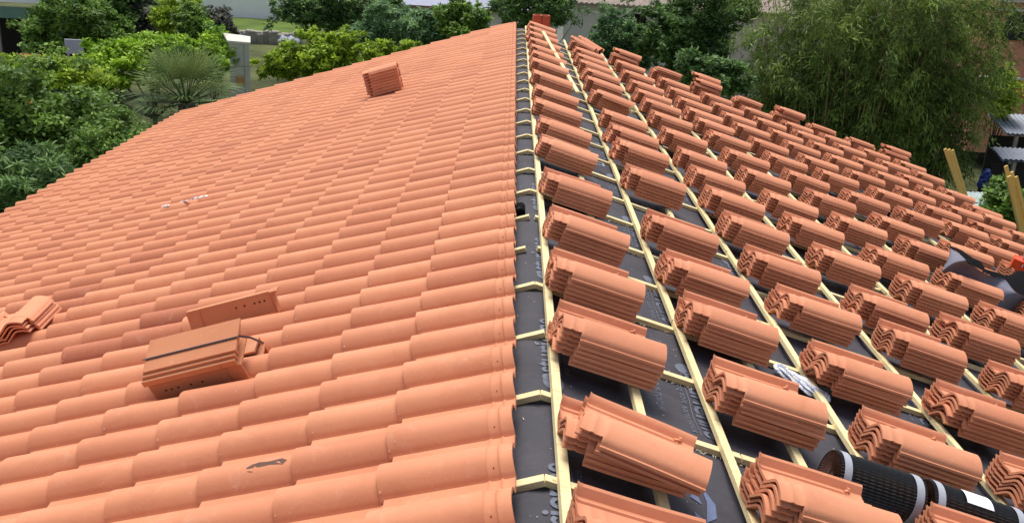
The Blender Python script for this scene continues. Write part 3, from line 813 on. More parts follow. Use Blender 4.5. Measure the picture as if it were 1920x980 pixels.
for i, row in enumerate(Pi):
    fr, bk = [], []
    for t in np.linspace(0, 1, 9):
        p = lerp(row[0], row[1], t); p = p + np.array([0, 0, .05 * math.sin(math.pi * t) + .012 * math.sin(i * .55 + 3 * t)]); fr.append(p)
    for t in np.linspace(0, 1, 7):
        p = lerp(row[1], row[2], t); p = p + np.array([0, 0, .02 * math.sin(math.pi * t) + .008 * math.sin(i * .8) * t]); bk.append(p)
    front.append(fr); back.append(bk)
mem = empty('underlay_offcut', None, 'crumpled black and grey membrane off-cut draped between stacks at the right', 'membrane')
g = MB(); g.grid(front); g.build('grey_face', M['greyfelt'], mem, smooth=True)
g = MB(); g.grid(back); g.build('black_face', M['blackfelt'], mem, smooth=True)
g = MB(); g.tube([ray_n(1776, 500, .2), ray_n(1790, 505, .22), ray_n(1805, 512, .22)], [.035, .035, .03], 14, cap=False); g.build('curled_corner', M['greyfelt'], mem, smooth=True)

# orange red box --------------------------------------------------------------------
pb = Vector(ray_n(1918, 506, .24))
bx = empty('nail_box', T(pb) @ Matrix.Rotation(R(-28), 4, 'Z') @ Matrix.Rotation(R(14), 4, 'Y'), 'orange red cardboard box with a blue and white lid on the right-hand stacks', 'box')
M['orange'] = simple('orange_card', (.78, .075, .015), .5, .4, .08, 10)
M['bluecard'] = simple('blue_card', (.03, .05, .14), .4, .5, .2, 10)
o = MB(); o.box((0, 0, .05), (.26, .17, .10)); o.build('carton', M['orange'], bx, bevel=.003)
o = MB(); o.box((.03, .02, .1055), (.16, .09, .004)); o.build('lid_panel', M['bluecard'], bx)
o = MB(); o.box((.05, .05, .109), (.07, .03, .002)); o.box((-.01, -.01, .109), (.03, .02, .002)); o.box((.08, .0, .109), (.025, .02, .002)); o.build('white_print', M['paper'], bx)
o = MB(); o.box((-.03, -.0865, .06), (.008, .002, .03)); o.box((.07, -.0865, .05), (.05, .002, .035)); o.build('white_mark', M['paper'], bx)

# timber boards standing against the eave ------------------------------------------------
def boards(spec, lab, cat='boards'):
    root = empty('timber_boards', T((spec[0][1][0], spec[0][1][1], G0)), lab, cat)
    for (top, botp, wd, th) in spec:
        top = Vector(top); botp = Vector(botp); d = (botp - top).normalized(); k = (G0 - top.z) / d.z; foot = top + d * k
        o = MB(); o.bar(top, foot, wd, th, up=(.3, -1, 0)); ob = o.build('board', M['board'], root, bevel=.003); ob.matrix_parent_inverse = root.matrix_world.inverted()
    return root
Yb = 16.3
boards([(at(1772, 279, Yb), at(1801, 365, Yb), .055, .03), (at(1779, 280, Yb + .05), at(1806, 365, Yb + .05), .05, .03), (at(1786, 281, Yb + .1), at(1812, 368, Yb + .1), .045, .03)],
       'three yellow boards standing up behind the eave in front of the bamboo')
Yb = 14.4
boards([(at(1886, 311, Yb + .1), at(1912, 430, Yb + .1), .06, .03), (at(1892, 330, Yb), at(1914, 430, Yb), .07, .035), (at(1897, 322, Yb + .15), at(1921, 430, Yb + .15), .05, .03), (at(1905, 331, Yb + .1), at(1930, 440, Yb + .1), .055, .03)],
       'four yellow boards standing behind the eave at the right picture edge')

# ======================================================================= surroundings
g = MB(); xs = np.linspace(-130, 130, 40); ys = np.linspace(-30, 240, 44)
def gz(x, y):
    return G0 + .12 * math.sin(x * .23 + 1) * math.cos(y * .17) * (1 if y > 20 else .3) + (max(0, y - 90) * .03)
g.grid([[(x, y, gz(x, y)) for y in ys] for x in xs]); tag(g.build('ground', M['soil'], smooth=True), kind='structure')
p0 = at(430, 56, 55); 
g = MB(); g.grid([[(x, y, G0 + .2) for y in np.linspace(53.5, 61.5, 8)] for x in np.linspace(-27, -9, 10)]); tag(g.build('lawn', M['grass'], smooth=True), kind='structure')

# ---- plants
def leaves(centers, size, aspect, droop=0.0, spread=1.0, upbias=.5, seed=0, tint=None, bright_up=None):
    """centers (N,3) -> leaf polygons (kite shaped) with random facing"""
    r = np.random.default_rng(seed); Nn = len(centers)
    nrm = r.normal(size=(Nn, 3)); nrm[:, 2] = np.abs(nrm[:, 2]) + upbias; nrm /= np.linalg.norm(nrm, axis=1, keepdims=True)
    d = r.normal(size=(Nn, 3)); d[:, 2] = d[:, 2] * .6 - droop; d -= nrm * (d * nrm).sum(1, keepdims=True); d /= np.linalg.norm(d, axis=1, keepdims=True) + 1e-9
    s = np.cross(nrm, d); L = size * r.uniform(.6, 1.35, (Nn, 1)); Wd = L * aspect * r.uniform(.75, 1.25, (Nn, 1))
    base = centers
    return np.stack([base, base + d * L * .45 + s * Wd * .5, base + d * L, base + d * L * .45 - s * Wd * .5], 1)
def crown_points(center, radii, nclump, per, seed, clump=.22, shell=.55, flatbot=.55):
    r = np.random.default_rng(seed); c = np.array(center); rad = np.array(radii)
    d = r.normal(size=(nclump, 3)); d /= np.linalg.norm(d, axis=1, keepdims=True)
    d[:, 2] = np.where(d[:, 2] < 0, d[:, 2] * flatbot, d[:, 2])
    rr = (shell + (1 - shell) * r.random((nclump, 1)) ** .6) * r.uniform(.82, 1.12, (nclump, 1))
    cc = c + d * rad * rr
    ph = r.uniform(0, 6.28, 6)
    wob = 1 + .20 * np.sin(3 * d[:, :1] + ph[0] + 4 * d[:, 2:]) + .16 * np.sin(7 * d[:, 1:2] + ph[1] + 5 * d[:, :1]) + .10 * np.sin(11 * d[:, 2:] + ph[2])
    rr = rr * wob; shoot = r.random((nclump, 1)) < .07; rr = np.where(shoot, rr * r.uniform(1.05, 1.25, (nclump, 1)), rr)
    cc = c + d * rad * rr
    cl_t = r.uniform(0, 1, nclump)
    cs = clump * rad.mean() * r.uniform(.45, 1.5, (nclump, 1, 1))
    off_ = r.normal(size=(nclump, per, 3)); off_ /= np.linalg.norm(off_, axis=2, keepdims=True); off_ *= r.random((nclump, per, 1)) ** .45
    off_[:, :, 2] *= .62
    pts = cc[:, None] + off_ * cs
    return pts.reshape(-1, 3), np.repeat(cl_t, per), cc
def limbs(root, base, cc, r0, name='trunk', nl=9, seed=1, mat='trunk'):
    r = random.Random(seed); g = MB(); base = Vector(base); cen = Vector(cc.mean(0)); fork = base.lerp(cen, .45)
    g.tube([base, base.lerp(fork, .5) + Vector((r.uniform(-.05, .05), r.uniform(-.05, .05), 0)), fork], [r0, r0 * .85, r0 * .7], 8)
    for _ in range(nl):
        e = Vector(cc[r.randrange(len(cc))]); mid = fork.lerp(e, .5) + Vector((r.uniform(-.1, .1), r.uniform(-.1, .1), .1))
        g.tube([fork, mid, e], [r0 * .5, r0 * .3, r0 * .1], 5, cap=False)
    g.build(name, M[mat], root, smooth=True)
def plant(name, center, radii, mat, label, cat, nclump=120, per=60, size=.12, aspect=.5, seed=1, clump=.22, droop=.2, shell=.5, trunk=True, group=None, upbias=.6, flatbot=.6, tvar=.5, lobes=None):
    base = Vector((center[0], center[1], gz(center[0], center[1])))
    root = empty(name, T(base), label, cat, group)
    loc = Vector(center) - base
    pts, ct, cc = crown_points(loc, radii, nclump, per, seed, clump, shell, flatbot)
    if lobes:
        for li, (dx, dy, dz, k) in enumerate(lobes):
            p2, c2, cc2 = crown_points(loc + Vector((dx, dy, dz)), [q * k for q in radii], int(nclump * k), per, seed + 50 + li, clump, shell, flatbot)
            pts = np.vstack([pts, p2]); ct = np.concatenate([ct, c2]); cc = np.vstack([cc, cc2])
    r = np.random.default_rng(seed + 9)
    tint = np.clip(ct * tvar + r.random(len(pts)) * (1 - tvar) + r.normal(0, .06, len(pts)), 0, 1)
    V = leaves(pts, size, aspect, droop, seed=seed + 3, upbias=upbias)
    link('crown', quads_mesh('crown', V, tint), M[mat], root)
    if trunk: limbs(root, (0, 0, -.1), cc, max(.04, radii[0] * .05), seed=seed)
    return root
def P_(px, py, Y): return at(px, py, Y)
def pr(px_r, Y): return px_r / 1814.69 * Y * 1.0
# left foreground trees below the eave
plant('fruit_tree', P_(35, 250, 18.5), (1.25, 1.5, 1.3), 'leaf_mid', 'loose green fruit tree at the left picture edge below the roof', 'tree', 300, 70, .11, .55, 11, .16, lobes=[(-.9, .4, .3, .7), (.4, -.3, -.8, .8)])
plant('fruit_tree', P_(160, 262, 19.5), (1.1, 1.3, 1.05), 'leaf_mid', 'yellowish green fruit tree between the palm and the edge tree', 'tree', 280, 70, .11, .5, 12, .16, lobes=[(-.6, -.5, -.9, .7), (.5, .3, -.7, .6)])
plant('shrub', P_(45, 380, 14.0), (1.0, .9, .8), 'leaf_dark', 'dark narrow-leaved shrub low down in the left corner below the eave', 'shrub', 160, 80, .16, .18, 13, .22, droop=.8)
plant('shrub', P_(215, 295, 16.5), (.8, .8, .7), 'leaf_mid', 'small green shrub under the palm beside the eave', 'shrub', 130, 60, .1, .5, 14, .22)
plant('shrub', P_(95, 135, 22), (1.35, .6, .38), 'leaf_lime', 'yellow green thin-leaved shrub in front of the blue tarpaulin', 'shrub', 130, 50, .12, .35, 15, .22, shell=.3)
plant('hedge', P_(285, 112, 26), (1.75, .9, .6), 'leaf_bright', 'bright green laurel hedge running behind the palm', 'hedge', 240, 70, .13, .45, 16, .16, lobes=[(-1.3, -.8, -.45, .6), (1.0, .2, .2, .7)])
plant('shrub', P_(398, 108, 27), (.62, .6, .72), 'leaf_bright', 'round bright green shrub beside the concrete cabin', 'shrub', 120, 60, .1, .5, 17, .24)
plant('tree', P_(130, 45, 33), (1.3, 1.2, 1.25), 'leaf_mid', 'bright leafy tree in front of the green shed at the top left', 'tree', 240, 60, .15, .5, 18, .18, lobes=[(.9, .3, -.2, .7), (-.8, 0, -.7, .6)])
plant('tree', P_(215, 40, 36), (1.3, 1.1, 1.3), 'leaf_dark', 'dark leafy tree between the green shed tree and the grey shrub', 'tree', 220, 60, .16, .5, 19, .2, lobes=[(.6, .5, .6, .7)])
plant('shrub', P_(290, 60, 36), (1.1, .9, .95), 'leaf_grey', 'grey green shrub behind the laurel hedge', 'shrub', 200, 50, .13, .5, 20, .2, lobes=[(-.7, .2, .7, .7)])
plant('tree', P_(330, 40, 33), (.75, .7, 1.0), 'leaf_lime', 'slim yellow green tree behind the bright laurel hedge', 'tree', 160, 60, .12, .45, 21, .22)
plant('tree', P_(365, 60, 31), (.55, .6, .9), 'leaf_mid', 'slim mid green tree beside the grey shrub', 'tree', 140, 60, .12, .5, 22, .22)
plant('shrub', P_(408, 48, 37), (.65, .6, .75), 'leaf_grey', 'purple grey shrub in front of the white garden wall', 'shrub', 150, 50, .12, .5, 23, .2)
plant('shrub', P_(590, 112, 27), (1.15, .9, .72), 'leaf_lime', 'broad lime green shrub behind the far left verge', 'shrub', 240, 60, .12, .5, 24, .17, lobes=[(.55, .1, .35, .6), (-.8, 0, -.2, .6)])
plant('shrub', P_(712, 104, 24), (.50, .4, .34), 'leaf_lime', 'small rounded lime green shrub at the middle of the far verge', 'shrub', 100, 60, .1, .5, 25, .25)
plant('shrub', P_(770, 92, 24), (.32, .3, .2), 'leaf_lime', 'lowest small lime shrub just above the verge', 'shrub', 60, 60, .08, .5, 26, .25)
plant('tree', P_(612, 18, 42), (1.85, 1.5, 1.35), 'leaf_dark', 'large round dark evergreen in front of the white wall', 'tree', 300, 60, .17, .5, 27, .17)
plant('tree', P_(720, 20, 44), (.9, .9, .8), 'leaf_dark', 'small dark evergreen behind the feathery tree', 'tree', 130, 60, .17, .5, 28, .2)
plant('tree', P_(750, 62, 31), (1.45, 1.0, .85), 'leaf_blue', 'wide feathery green tree behind the middle of the verge', 'tree', 300, 60, .17, .3, 29, .16, droop=.5, lobes=[(-.9, .2, -.3, .6), (.9, 0, -.1, .6)])
plant('tree', P_(868, 48, 29), (.75, .7, .6), 'leaf_mid', 'low green tree left of the ridge end in front of the blue roof', 'tree', 170, 60, .14, .4, 30, .2, lobes=[(-.35, .2, .25, .6)])
plant('conifer', P_(1003, 10, 27), (1.02, .9, .95), 'leaf_dark', 'dark green tree right behind the ridge end and hollow brick', 'tree', 260, 70, .15, .25, 31, .18, droop=.9)
plant('shrub', P_(1155, 75, 31), (.85, .8, .85), 'leaf_blue', 'airy green shrub in front of the beige house wall', 'shrub', 230, 60, .12, .4, 32, .18, lobes=[(.4, -.2, -.6, .8)])
plant('tree', P_(1290, 55, 29), (1.3, 1.1, 1.25), 'leaf_dark', 'dense dark green tree left of the bamboo', 'tree', 380, 70, .14, .4, 33, .16, droop=.5, lobes=[(.3, -.4, -1.2, .8), (-.7, .1, -.4, .6)])
plant('tree', P_(1370, 15, 32), (.9, .8, .8), 'leaf_mid', 'mid green tree peeping over between dark tree and bamboo', 'tree', 170, 60, .13, .4, 34, .2)
plant('shrub', P_(1330, 150, 23), (1.0, .5, .6), 'leaf_dark', 'dark undergrowth behind the far stacks below the dense tree', 'shrub', 160, 60, .13, .4, 35, .2)
plant('shrub', P_(1895, 395, 19), (.55, .6, .55), 'leaf_mid', 'small green bush behind the right-hand boards', 'shrub', 120, 60, .12, .5, 36, .25)
plant('tree', P_(1880, 180, 25.5), (.38, .4, .9), 'leaf_lime', 'thin yellow green sapling at the right edge of the bamboo', 'tree', 90, 40, .12, .4, 37, .3)

# bamboo grove: canes and drooping narrow leaves
def bamboo():
    c = at(1625, 190, 24.5); base = Vector((c.x, c.y, gz(c.x, c.y)))
    root = empty('bamboo_grove', T(base), 'tall dense bamboo clump filling the upper right behind the roof', 'bamboo')
    r = np.random.default_rng(5); Hh = 6.8
    canes = MB(); VV_ = []; tn = []
    def plume(p, outd, L, n, tv_):
        """leaves hung along a drooping side branch"""
        t = r.random(n) ** .8; o = np.array(outd)
        arc = p + o * (L * t)[:, None] + np.array([0, 0, 1.0]) * (L * (.60 * t - .80 * t ** 2))[:, None]
        arc = arc + r.normal(0, .05 + .03 * L, (n, 3))
        d = o * (.75 - .4 * t)[:, None] + np.array([0, 0, -1.0]) * (.05 + .75 * t)[:, None] + r.normal(0, .5, (n, 3)); d /= np.linalg.norm(d, axis=1, keepdims=True)
        nr = r.normal(0, 1, (n, 3)); nr[:, 2] = np.abs(nr[:, 2]) + .4; sd_ = np.cross(nr, d); sd_ /= np.linalg.norm(sd_, axis=1, keepdims=True)
        Ln = r.uniform(.10, .22, (n, 1)); Wn = Ln * r.uniform(.12, .19, (n, 1))
        VV_.append(np.stack([arc, arc + d * Ln * .4 + sd_ * Wn * .5, arc + d * Ln, arc + d * Ln * .4 - sd_ * Wn * .5], 1))
        tn.append(np.clip(tv_ ** 1.3 * .80 + r.random(n) * .24 + .06 * t, 0, 1))
    for i in range(215):
        a = r.uniform(0, 2 * math.pi); q = math.sqrt(r.random()); bx_ = 2.45 * q * math.cos(a); by_ = 1.1 * q * math.sin(a)
        h = r.uniform(.62, 1.12) * Hh * (1 - .22 * abs(bx_) / 2.6)
        lean = np.array([bx_ * .30 + r.normal(0, .32), by_ * .4 - .25 + r.normal(0, .25)])
        P_t = lambda t: np.array([bx_ + lean[0] * t ** 2.2, by_ + lean[1] * t ** 2.2, h * t - .35 * t ** 6])
        canes.tube([tuple(P_t(t)) for t in np.linspace(0, 1, 8)], [.016 * (1 - .8 * t) + .004 for t in np.linspace(0, 1, 8)], 5, cap=False)
        for _ in range(int(18 * h / Hh) + 3):
            t = 1 - .88 * r.random() ** 1.15; az = r.uniform(0, 2 * math.pi)
            if r.random() < .45: az = math.atan2(by_ - .6, bx_) + r.normal(0, .7)
            outd = [math.cos(az), math.sin(az), 0.0]
            plume(P_t(t), outd, r.uniform(.35, .85), int(r.integers(26, 60)), r.random() ** 1.2)
    V = np.concatenate(VV_); tn = np.concatenate(tn)
    link('foliage', quads_mesh('foliage', V, tn), M['leaf_bamboo'], root)
    canes.build('canes', M['cane'], root, smooth=True)
    print('bamboo leaves', len(V))
bamboo()

# fan palm
def palm():
    c = at(348, 170, 19.5); base = Vector((c.x, c.y, gz(c.x, c.y)))
    root = empty('fan_palm', T(base), 'fan palm with stiff grey green fronds rising beside the left eave', 'palm')
    H = c.z - base.z - .25; r = random.Random(4)
    g = MB(); g.tube([(0, 0, -.1), (0, 0, H * .5), (0, 0, H)], [.14, .15, .17], 12); g.build('trunk', M['trunk'], root)
    for k in range(38):
        az = k * 2.399 + r.uniform(-.2, .2); el = R(72) - (k / 38) * R(96); ln = r.uniform(.65, 1.1)
        d = Vector((math.cos(az) * math.cos(el), math.sin(az) * math.cos(el), math.sin(el))); side = d.cross(Vector((0, 0, 1)))
        side = Vector((-math.sin(az), math.cos(az), 0)) if side.length < .1 else side.normalized(); up = side.cross(d).normalized()
        if up.z < 0: up = -up
        o = Vector((0, 0, H)); hub = o + d * ln * .75
        stem = MB(); stem.tube([o, hub], [.014, .009], 5)
        V = []; tn = []; fk = r.uniform(-.25, .3)
        nb = 27
        for b in range(nb):
            f = (b / (nb - 1) - .5) * R(205); L = (.78 - .14 * abs(f)) * r.uniform(.9, 1.08)
            dir_ = (d * math.cos(f) + side * math.sin(f) + up * (.10 + .05 * (b % 2))).normalized(); wv = dir_.cross(up).normalized() * .0165
            tip = hub + dir_ * L + Vector((0, 0, -.12 * L * L * 2)); midp = hub + dir_ * L * .55 + up * .012
            V.append([hub, midp + wv, tip, midp - wv]); tn.append(min(1, max(0, r.uniform(.3, .7) + fk)))
        fr = quads_mesh('frond', np.array([[list(q) for q in x] for x in V]), tn); fo = link('frond', fr, M['palm'], root)
        stem.build('petiole', M['palm'], fo)
palm()

# ---- buildings and garden objects
def bmat(name, col, **k): M[name] = simple(name, col, **k)
bmat('white_wall', (.86, .86, .86), scale=.8, var=.06); bmat('coping', (.42, .17, .11), scale=3)
bmat('green_metal', (.12, .22, .17), scale=2, var=.15, rough=.5); bmat('greywood', (.30, .27, .23), scale=4); bmat('inside_shade', (.02, .018, .018))  # near-black colour paints in the shade of the shed interior and other insides
bmat('slate', (.23, .25, .36), scale=2, var=.12, rough=.5); bmat('brownbar', (.20, .09, .07)); bmat('cream', (.56, .54, .47), scale=1)
bmat('beige', (.55, .53, .47), scale=.7, var=.1); bmat('canal', (.25, .20, .17), scale=3, var=.3); bmat('concrete', (.46, .47, .40), scale=2.5, var=.12)
bmat('rust', (.48, .28, .10)); bmat('bluetarp', (.02, .03, .16), rough=.4); bmat('panel', (.42, .44, .52), scale=3, var=.1); bmat('orangeplast', (.65, .09, .02))
bmat('salmon', (.56, .25, .15), scale=1.2, var=.12); bmat('ochre', (.42, .13, .035)); bmat('corr', (.26, .29, .35), scale=3, var=.1, rough=.4); bmat('polycarb', (.42, .50, .50), rough=.25, spec=.6, var=.25)
bmat('stone', (.30, .28, .23), scale=3, var=.35, bmp=.4); bmat('bluebrt', (.012, .03, .15), rough=.4)

# white garden wall
g0 = at(350, 38, 62); g1 = at(562, 38, 62)
wl_ = empty('garden_wall', T(((g0.x + g1.x) / 2, 62, G0)), 'long white garden wall with a red coping behind the lawn', 'wall')
Lw = g1.x - g0.x + 3; o = MB(); o.box((0, 0, .95), (Lw, .25, 1.9)); o.build('wall_face', M['white_wall'], wl_)
o = MB(); o.box((0, 0, 1.95), (Lw + .1, .4, .10)); o.build('coping', M['coping'], wl_)
# low stone wall
a0 = at(425, 74, 51); a1 = at(560, 74, 51); sw = MB(); r = random.Random(3)
for i in range(26):
    x = a0.x + (a1.x - a0.x) * i / 25; sw.box((x, 51 + r.uniform(-.1, .1), G0 + .3), (.36, .4, r.uniform(.55, .9)))
tag(sw.build('stone_wall', M['stone'], bevel=.04), 'low pale stone wall between the lawn and the garden shrubs', 'wall')
for px, lab in ((440, 'blue grey tarpaulin heap at the left end of the stone wall'), (540, 'blue grey tarpaulin heap at the right end of the stone wall')):
    q = at(px, 70, 50.3); g = MB(); g.grid(crumple((q.x - .5, q.y, G0 + .35), (q.x + .6, q.y, G0 + .3), .4, 14, 12, 2)); tag(g.build('tarpaulin', M['slate'], smooth=True), lab, 'tarpaulin', 'tarpaulins by the stone wall')
# concrete cabin
q = at(448, 78, 26.5); cb = empty('concrete_cabin', T((q.x, 26.5, G0)) @ Matrix.Rotation(.25, 4, 'Z'), 'narrow pale concrete cabin with a white sloping roof among the shrubs', 'cabin'); hC = q.z - G0
o = MB(); o.box((0, 0, hC / 2), (.52, .6, hC)); o.build('wall', M['concrete'], cb)
o = MB(); o.add([(-.29, -.33, hC + .06), (.30, -.33, hC + .02), (.30, .33, hC + .10), (-.42, .33, hC + .18), (-.29, -.33, hC + .01), (.30, -.33, hC - .03), (.30, .33, hC + .05), (-.42, .33, hC + .13)], [(0, 1, 2, 3), (7, 6, 5, 4), (0, 4, 5, 1), (1, 5, 6, 2), (2, 6, 7, 3), (3, 7, 4, 0)]); o.build('roof', M['cream'], cb)
o = MB(); o.box((0, -.304, hC - .62), (.53, .012, .015)); o.box((.12, -.304, hC / 2), (.012, .012, hC)); o.build('joint', M['stone'], cb)
o = MB(); o.box((.0, -.33, hC - 1.0), (.20, .06, .24), Matrix.Rotation(.5, 4, 'Y') if False else None); o.build('wooden_panel', M['rust'], cb, bevel=.02)
# green shed at top left
q = at(30, 100, 34); sh = empty('garden_shed', T((q.x, 34, G0)), 'open green metal shed with a white roof at the top left corner', 'shed')
zt = at(30, 12, 34).z - G0; zb = at(30, 33, 34).z - G0; xr_ = at(66, 50, 34).x - q.x
o = MB(); o.box((-1.2, 1.5, zt + .9), (xr_ * 2 + 4.2, 3.6, 1.5), Matrix.Identity(4)); o.build('roof', M['white_wall'], sh)
o = MB(); o.box((-1.6, -.3, (zt + zb) / 2), (xr_ * 2 + 3.4, .1, zt - zb)); o.build('fascia_beam', M['green_metal'], sh)
o = MB(); o.box((xr_ + .1, 0, zb / 2), (.16, .16, zb)); o.build('post', M['green_metal'], sh)
o = MB(); o.box((-.75, -.15, zb / 2), (.75, .08, zb)); o.build('side_boards', M['greywood'], sh)
o = MB(); o.box((-.2, 2.6, zb / 2), (4.5, .1, zb)); o.box((1.2, 1.4, zb / 2), (.06, 2.4, zb)); o.build('back_wall', M['inside_shade'], sh)  # wall coloured near black, interior shade put into the colour
# clutter near the shed
q = at(122, 92, 29); o = MB(); g.v
o = MB(); g = MB(); g.grid(crumple((q.x - .6, 29.3, G0 + 1.35), (q.x + .5, 29.3, G0 + 1.35), .45, 14, 12, 5, 1.0)); tag(g.build('blue_tarpaulin', M['bluetarp'], smooth=True), 'dark blue tarpaulin behind the white panel', 'tarpaulin')
q = at(139, 88, 28.4); o = MB(); o.box((q.x, 28.4, q.z), (.52, .05, .42)); o.bar((q.x - .2, 28.42, q.z), (q.x - .2, 28.42, G0), .05, .05, up=(0, 1, 0)); o.bar((q.x + .2, 28.42, q.z), (q.x + .2, 28.42, G0), .05, .05, up=(0, 1, 0)); tag(o.build('white_panel', M['panel'], bevel=.008), 'pale rectangular panel standing in front of the blue tarpaulin', 'panel')
for px, lab in ((45, 'orange plastic tray nearer the left picture edge'), (66, 'red orange plastic tray beside the yellow green shrub')):
    q = at(px, 105, 27); g = MB(); g.grid(crumple((q.x - .15, 27, q.z), (q.x + .15, 27, q.z), .09, 10, 10, px, .6)); g.tube([(q.x, 27, q.z), (q.x, 27, G0)], .05, 6); tag(g.build('orange_tray', M['orangeplast'], smooth=True), lab, 'tray', 'orange trays by the shed')
# blue roofed building
a0 = at(690, 20, 60); a1 = at(960, 20, 60)
bb = empty('blue_roofed_building', T(((a0.x + a1.x) / 2, 61, G0)), 'low cream building with a blue grey roof beyond the ridge', 'building'); Lb = a1.x - a0.x + 6
z1 = at(880, 19, 60).z - G0
o = MB(); o.box((0, 2, z1 / 2), (Lb, 4, z1)); o.build('wall', M['cream'], bb)
o = MB(); o.add([(-Lb / 2, -.4, z1), (Lb / 2, -.4, z1), (Lb / 2, 5, z1 + 1.6), (-Lb / 2, 5, z1 + 1.6)], [(0, 1, 2, 3)]); o.add([(-Lb / 2, -.4, z1 - .1), (Lb / 2, -.4, z1 - .1), (Lb / 2, 5, z1 + 1.5), (-Lb / 2, 5, z1 + 1.5)], [(3, 2, 1, 0)]); o.build('roof', M['slate'], bb)
for yy, zz in ((-.45, -.02), (1.3, .53)):
    o = MB(); o.box((0, yy, z1 + zz), (Lb, .08, .16)); o.build('gutter', M['brownbar'], bb)
# beige house with canal tile eave
bh_ = empty('beige_house', T((at(1150, 40, 42).x, 42, G0)), 'beige rendered house with a scalloped tile eave and an arched window', 'house')
zt = at(1150, 8, 42).z - G0
x0 = at(1072, 40, 42).x - at(1150, 40, 42).x - .3; x1 = at(1480, 40, 42).x - at(1150, 40, 42).x
wx = at(1189, 40, 42).x - at(1150, 40, 42).x; wz = at(1189, 27, 42).z - G0; ww = .62
# wall with an arched opening built as a polygon strip
o = MB(); arch = [(wx + ww * math.cos(a), wz - .35 + .38 * math.sin(a)) for a in np.linspace(math.pi, 0, 13)]
o.add([(x0, 0, 0), (wx - ww, 0, 0), (wx - ww, 0, zt), (x0, 0, zt)], [(0, 1, 2, 3)])
o.add([(wx + ww, 0, 0), (x1, 0, 0), (x1, 0, zt), (wx + ww, 0, zt)], [(0, 1, 2, 3)])
for (xa, za), (xb, zb_) in zip(arch, arch[1:]): o.add([(xa, 0, za), (xb, 0, zb_), (xb, 0, zt), (xa, 0, zt)], [(0, 1, 2, 3)]); o.add([(xa, 0, za), (xb, 0, zb_), (xb, .35, zb_), (xa, .35, za)], [(0, 1, 2, 3)])
o.add([(wx - ww, 0, 0), (wx + ww, 0, 0), (wx + ww, 0, wz - 1.6), (wx - ww, 0, wz - 1.6)], [(0, 1, 2, 3)])
o.box(((x0 + x1) / 2, 3.4, zt / 2 - .05), (x1 - x0, 5.8, zt)); o.build('wall', M['beige'], bh_)
o = MB(); o.box((wx, .32, wz - .8), (ww * 2, .05, 1.7)); win = o.build('window', M['inside_shade'], bh_)
o = MB(); o.box((wx, .27, wz - .8), (.05, .04, 1.6)); o.box((wx - .28, .27, wz - .8), (.04, .04, 1.6)); o.box((wx + .28, .27, wz - .8), (.04, .04, 1.6)); o.build('window_bars', M['brownbar'], win)
o = MB(); P = []
for xx in np.linspace(x0 - .2, x1 + .2, 240):
    hh = .06 * abs(math.sin((xx) * math.pi / .22)); P.append([(xx, -.35, zt - .02 + hh), (xx, 3.2, zt + .9 + hh)])
o.grid(P); P2 = [[(p[0][0], -.35, zt - .06), p[0]] for p in P]; o.grid(P2); o.build('roof', M['canal'], bh_, smooth=True)
# salmon house at the right edge
q = at(1895, 150, 30); hs = empty('salmon_house', T((q.x + 2.2, 31, G0)), 'salmon orange house wall at the right picture edge', 'house')
xL = at(1868, 150, 30).x - (q.x + 2.2); z2 = at(1895, 155, 30).z - G0; z3 = at(1895, 185, 30).z - G0
o = MB(); o.box((xL + 4, 2, (z2 + 6) / 2 + 0), (8, 4, 8)); o.build('wall', M['salmon'], hs)
o = MB(); o.box((xL + 3.9, -.12, (z2 + z3) / 2), (8.2, .3, z2 - z3)); o.build('ochre_band', M['ochre'], hs)
o = MB(); o.box((xL + 3.9, -.22, z2 + .03), (8.2, .3, .05)); o.box((xL + 3.9, -.1, at(1895, 22, 30).z - G0), (8.2, .3, .05)); o.box((xL + 3.9, -.1, at(1895, 5, 30).z - G0), (8.2, .3, .05)); o.build('ledge', M['beige'], hs)
o = MB(); o.box((xL + 4.2, -.02, at(1895, 55, 30).z - G0), (7.6, .1, .8)); wn = o.build('window', M['inside_shade'], hs)
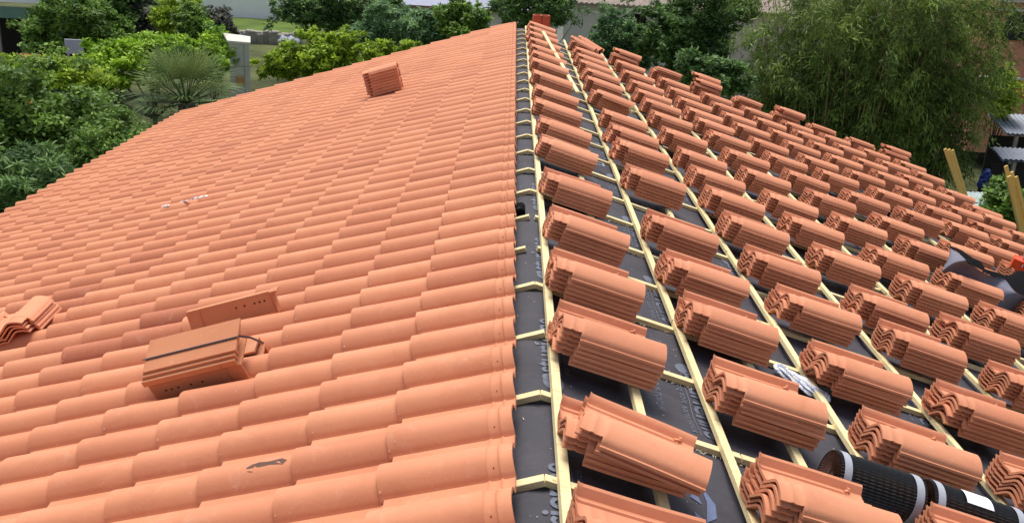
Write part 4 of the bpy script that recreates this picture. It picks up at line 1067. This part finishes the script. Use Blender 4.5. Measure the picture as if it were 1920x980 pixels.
# corrugated sheet roofs and dark lean-to
def corr(name, px0, px1, py0, py1, Y, depth, lab):
    a = at(px0, py1, Y); b_ = at(px1, py1, Y); c = at(px0, py0, Y + depth)
    root = empty(name, T(((a.x + b_.x) / 2, Y, G0)), lab, 'metal roof', 'corrugated metal roofs at the right edge')
    o = MB(); P = []
    xm = (a.x + b_.x) / 2
    for x in np.linspace(a.x, b_.x + 1.5, 200):
        h = .012 * math.sin(x * 2 * math.pi / .12); P.append([(x - xm, 0, a.z - G0 + h), (x - xm + .1, depth, c.z - G0 + h)])
    o.grid(P); P = [[(x_[0][0], x_[0][1], x_[0][2] - .05), (x_[1][0], x_[1][1], x_[1][2] - .05)] for x_ in P]; o.grid(P); o.build('sheet', M['corr'], root, smooth=True)
    for xx in (0, 1.2):
        o = MB(); o.bar((xx, .1, a.z - G0 - .04), (xx, .1, 0), .08, .08, up=(0, 1, 0)); o.build('post', M['greywood'], root)
    o = MB(); o.box((.7, depth * .6, (a.z - G0) / 2 - .1), (b_.x - a.x + 1.4, .06, a.z - G0 - .25)); o.build('shade_board', M['inside_shade'], root)  # near-black sheet painting the shade under the roof
corr('metal_roof', 1888, 1935, 213, 250, 24.5, 1.4, 'upper pale corrugated metal roof behind the bamboo edge')
corr('metal_roof', 1880, 1935, 276, 298, 22.5, .8, 'lower pale corrugated metal roof above the right-hand boards')
q = at(1845, 330, 22.0); g = MB(); g.grid(crumple((q.x - .05, 22, q.z - .30), (q.x + .08, 22, q.z + .18), .10, 14, 12, 9, .9)); g.tube([(q.x - .2, 22.1, q.z - .4), (q.x - .2, 22.1, G0)], .05, 6); tag(g.build('blue_sheet', M['bluebrt'], smooth=False), 'bright blue plastic sheet hanging behind the bamboo fringe', 'plastic sheet')
for (px, py, Y, lab, rz) in ((1838, 372, 20.0, 'grey translucent roof sheet lying highest behind the eave', .1), (1850, 385, 19.6, 'pale translucent roof sheet just beneath the grey one', -.1), (1862, 396, 19.2, 'lowest pale roof sheet, partly behind the right-hand boards', .05)):
    q = at(px, py, Y); o = MB(); P = []
    for x in np.linspace(-.5, .5, 24): P.append([(x, -.35, .012 * math.sin(x * 60)), (x, .35, .012 * math.sin(x * 60) + .05)])
    o.grid(P); o.box((0, 0, (G0 - q.z) / 2 - .03), (.7, .5, q.z - G0 - .06)); mw = T(q) @ Matrix.Rotation(rz, 4, 'Z'); tag(o.build('roof_sheet', M['polycarb'], mw=mw), lab, 'roof sheet', 'translucent sheets behind the eave')

# mud smear on a near laid tile
smear(3, 1, .17, .115, [(.10, .0), (.07, .022), (.02, .018), (-.03, .028), (-.045, .008), (-.02, -.012), (.03, -.004), (.07, -.010)])
smear(3, 1, .02 + .25, .13, [(.016, .0), (.008, .02), (-.012, .025), (-.016, .0), (-.004, -.018)])
print('tiles laid', NT, 'objects', len(bpy.data.objects))
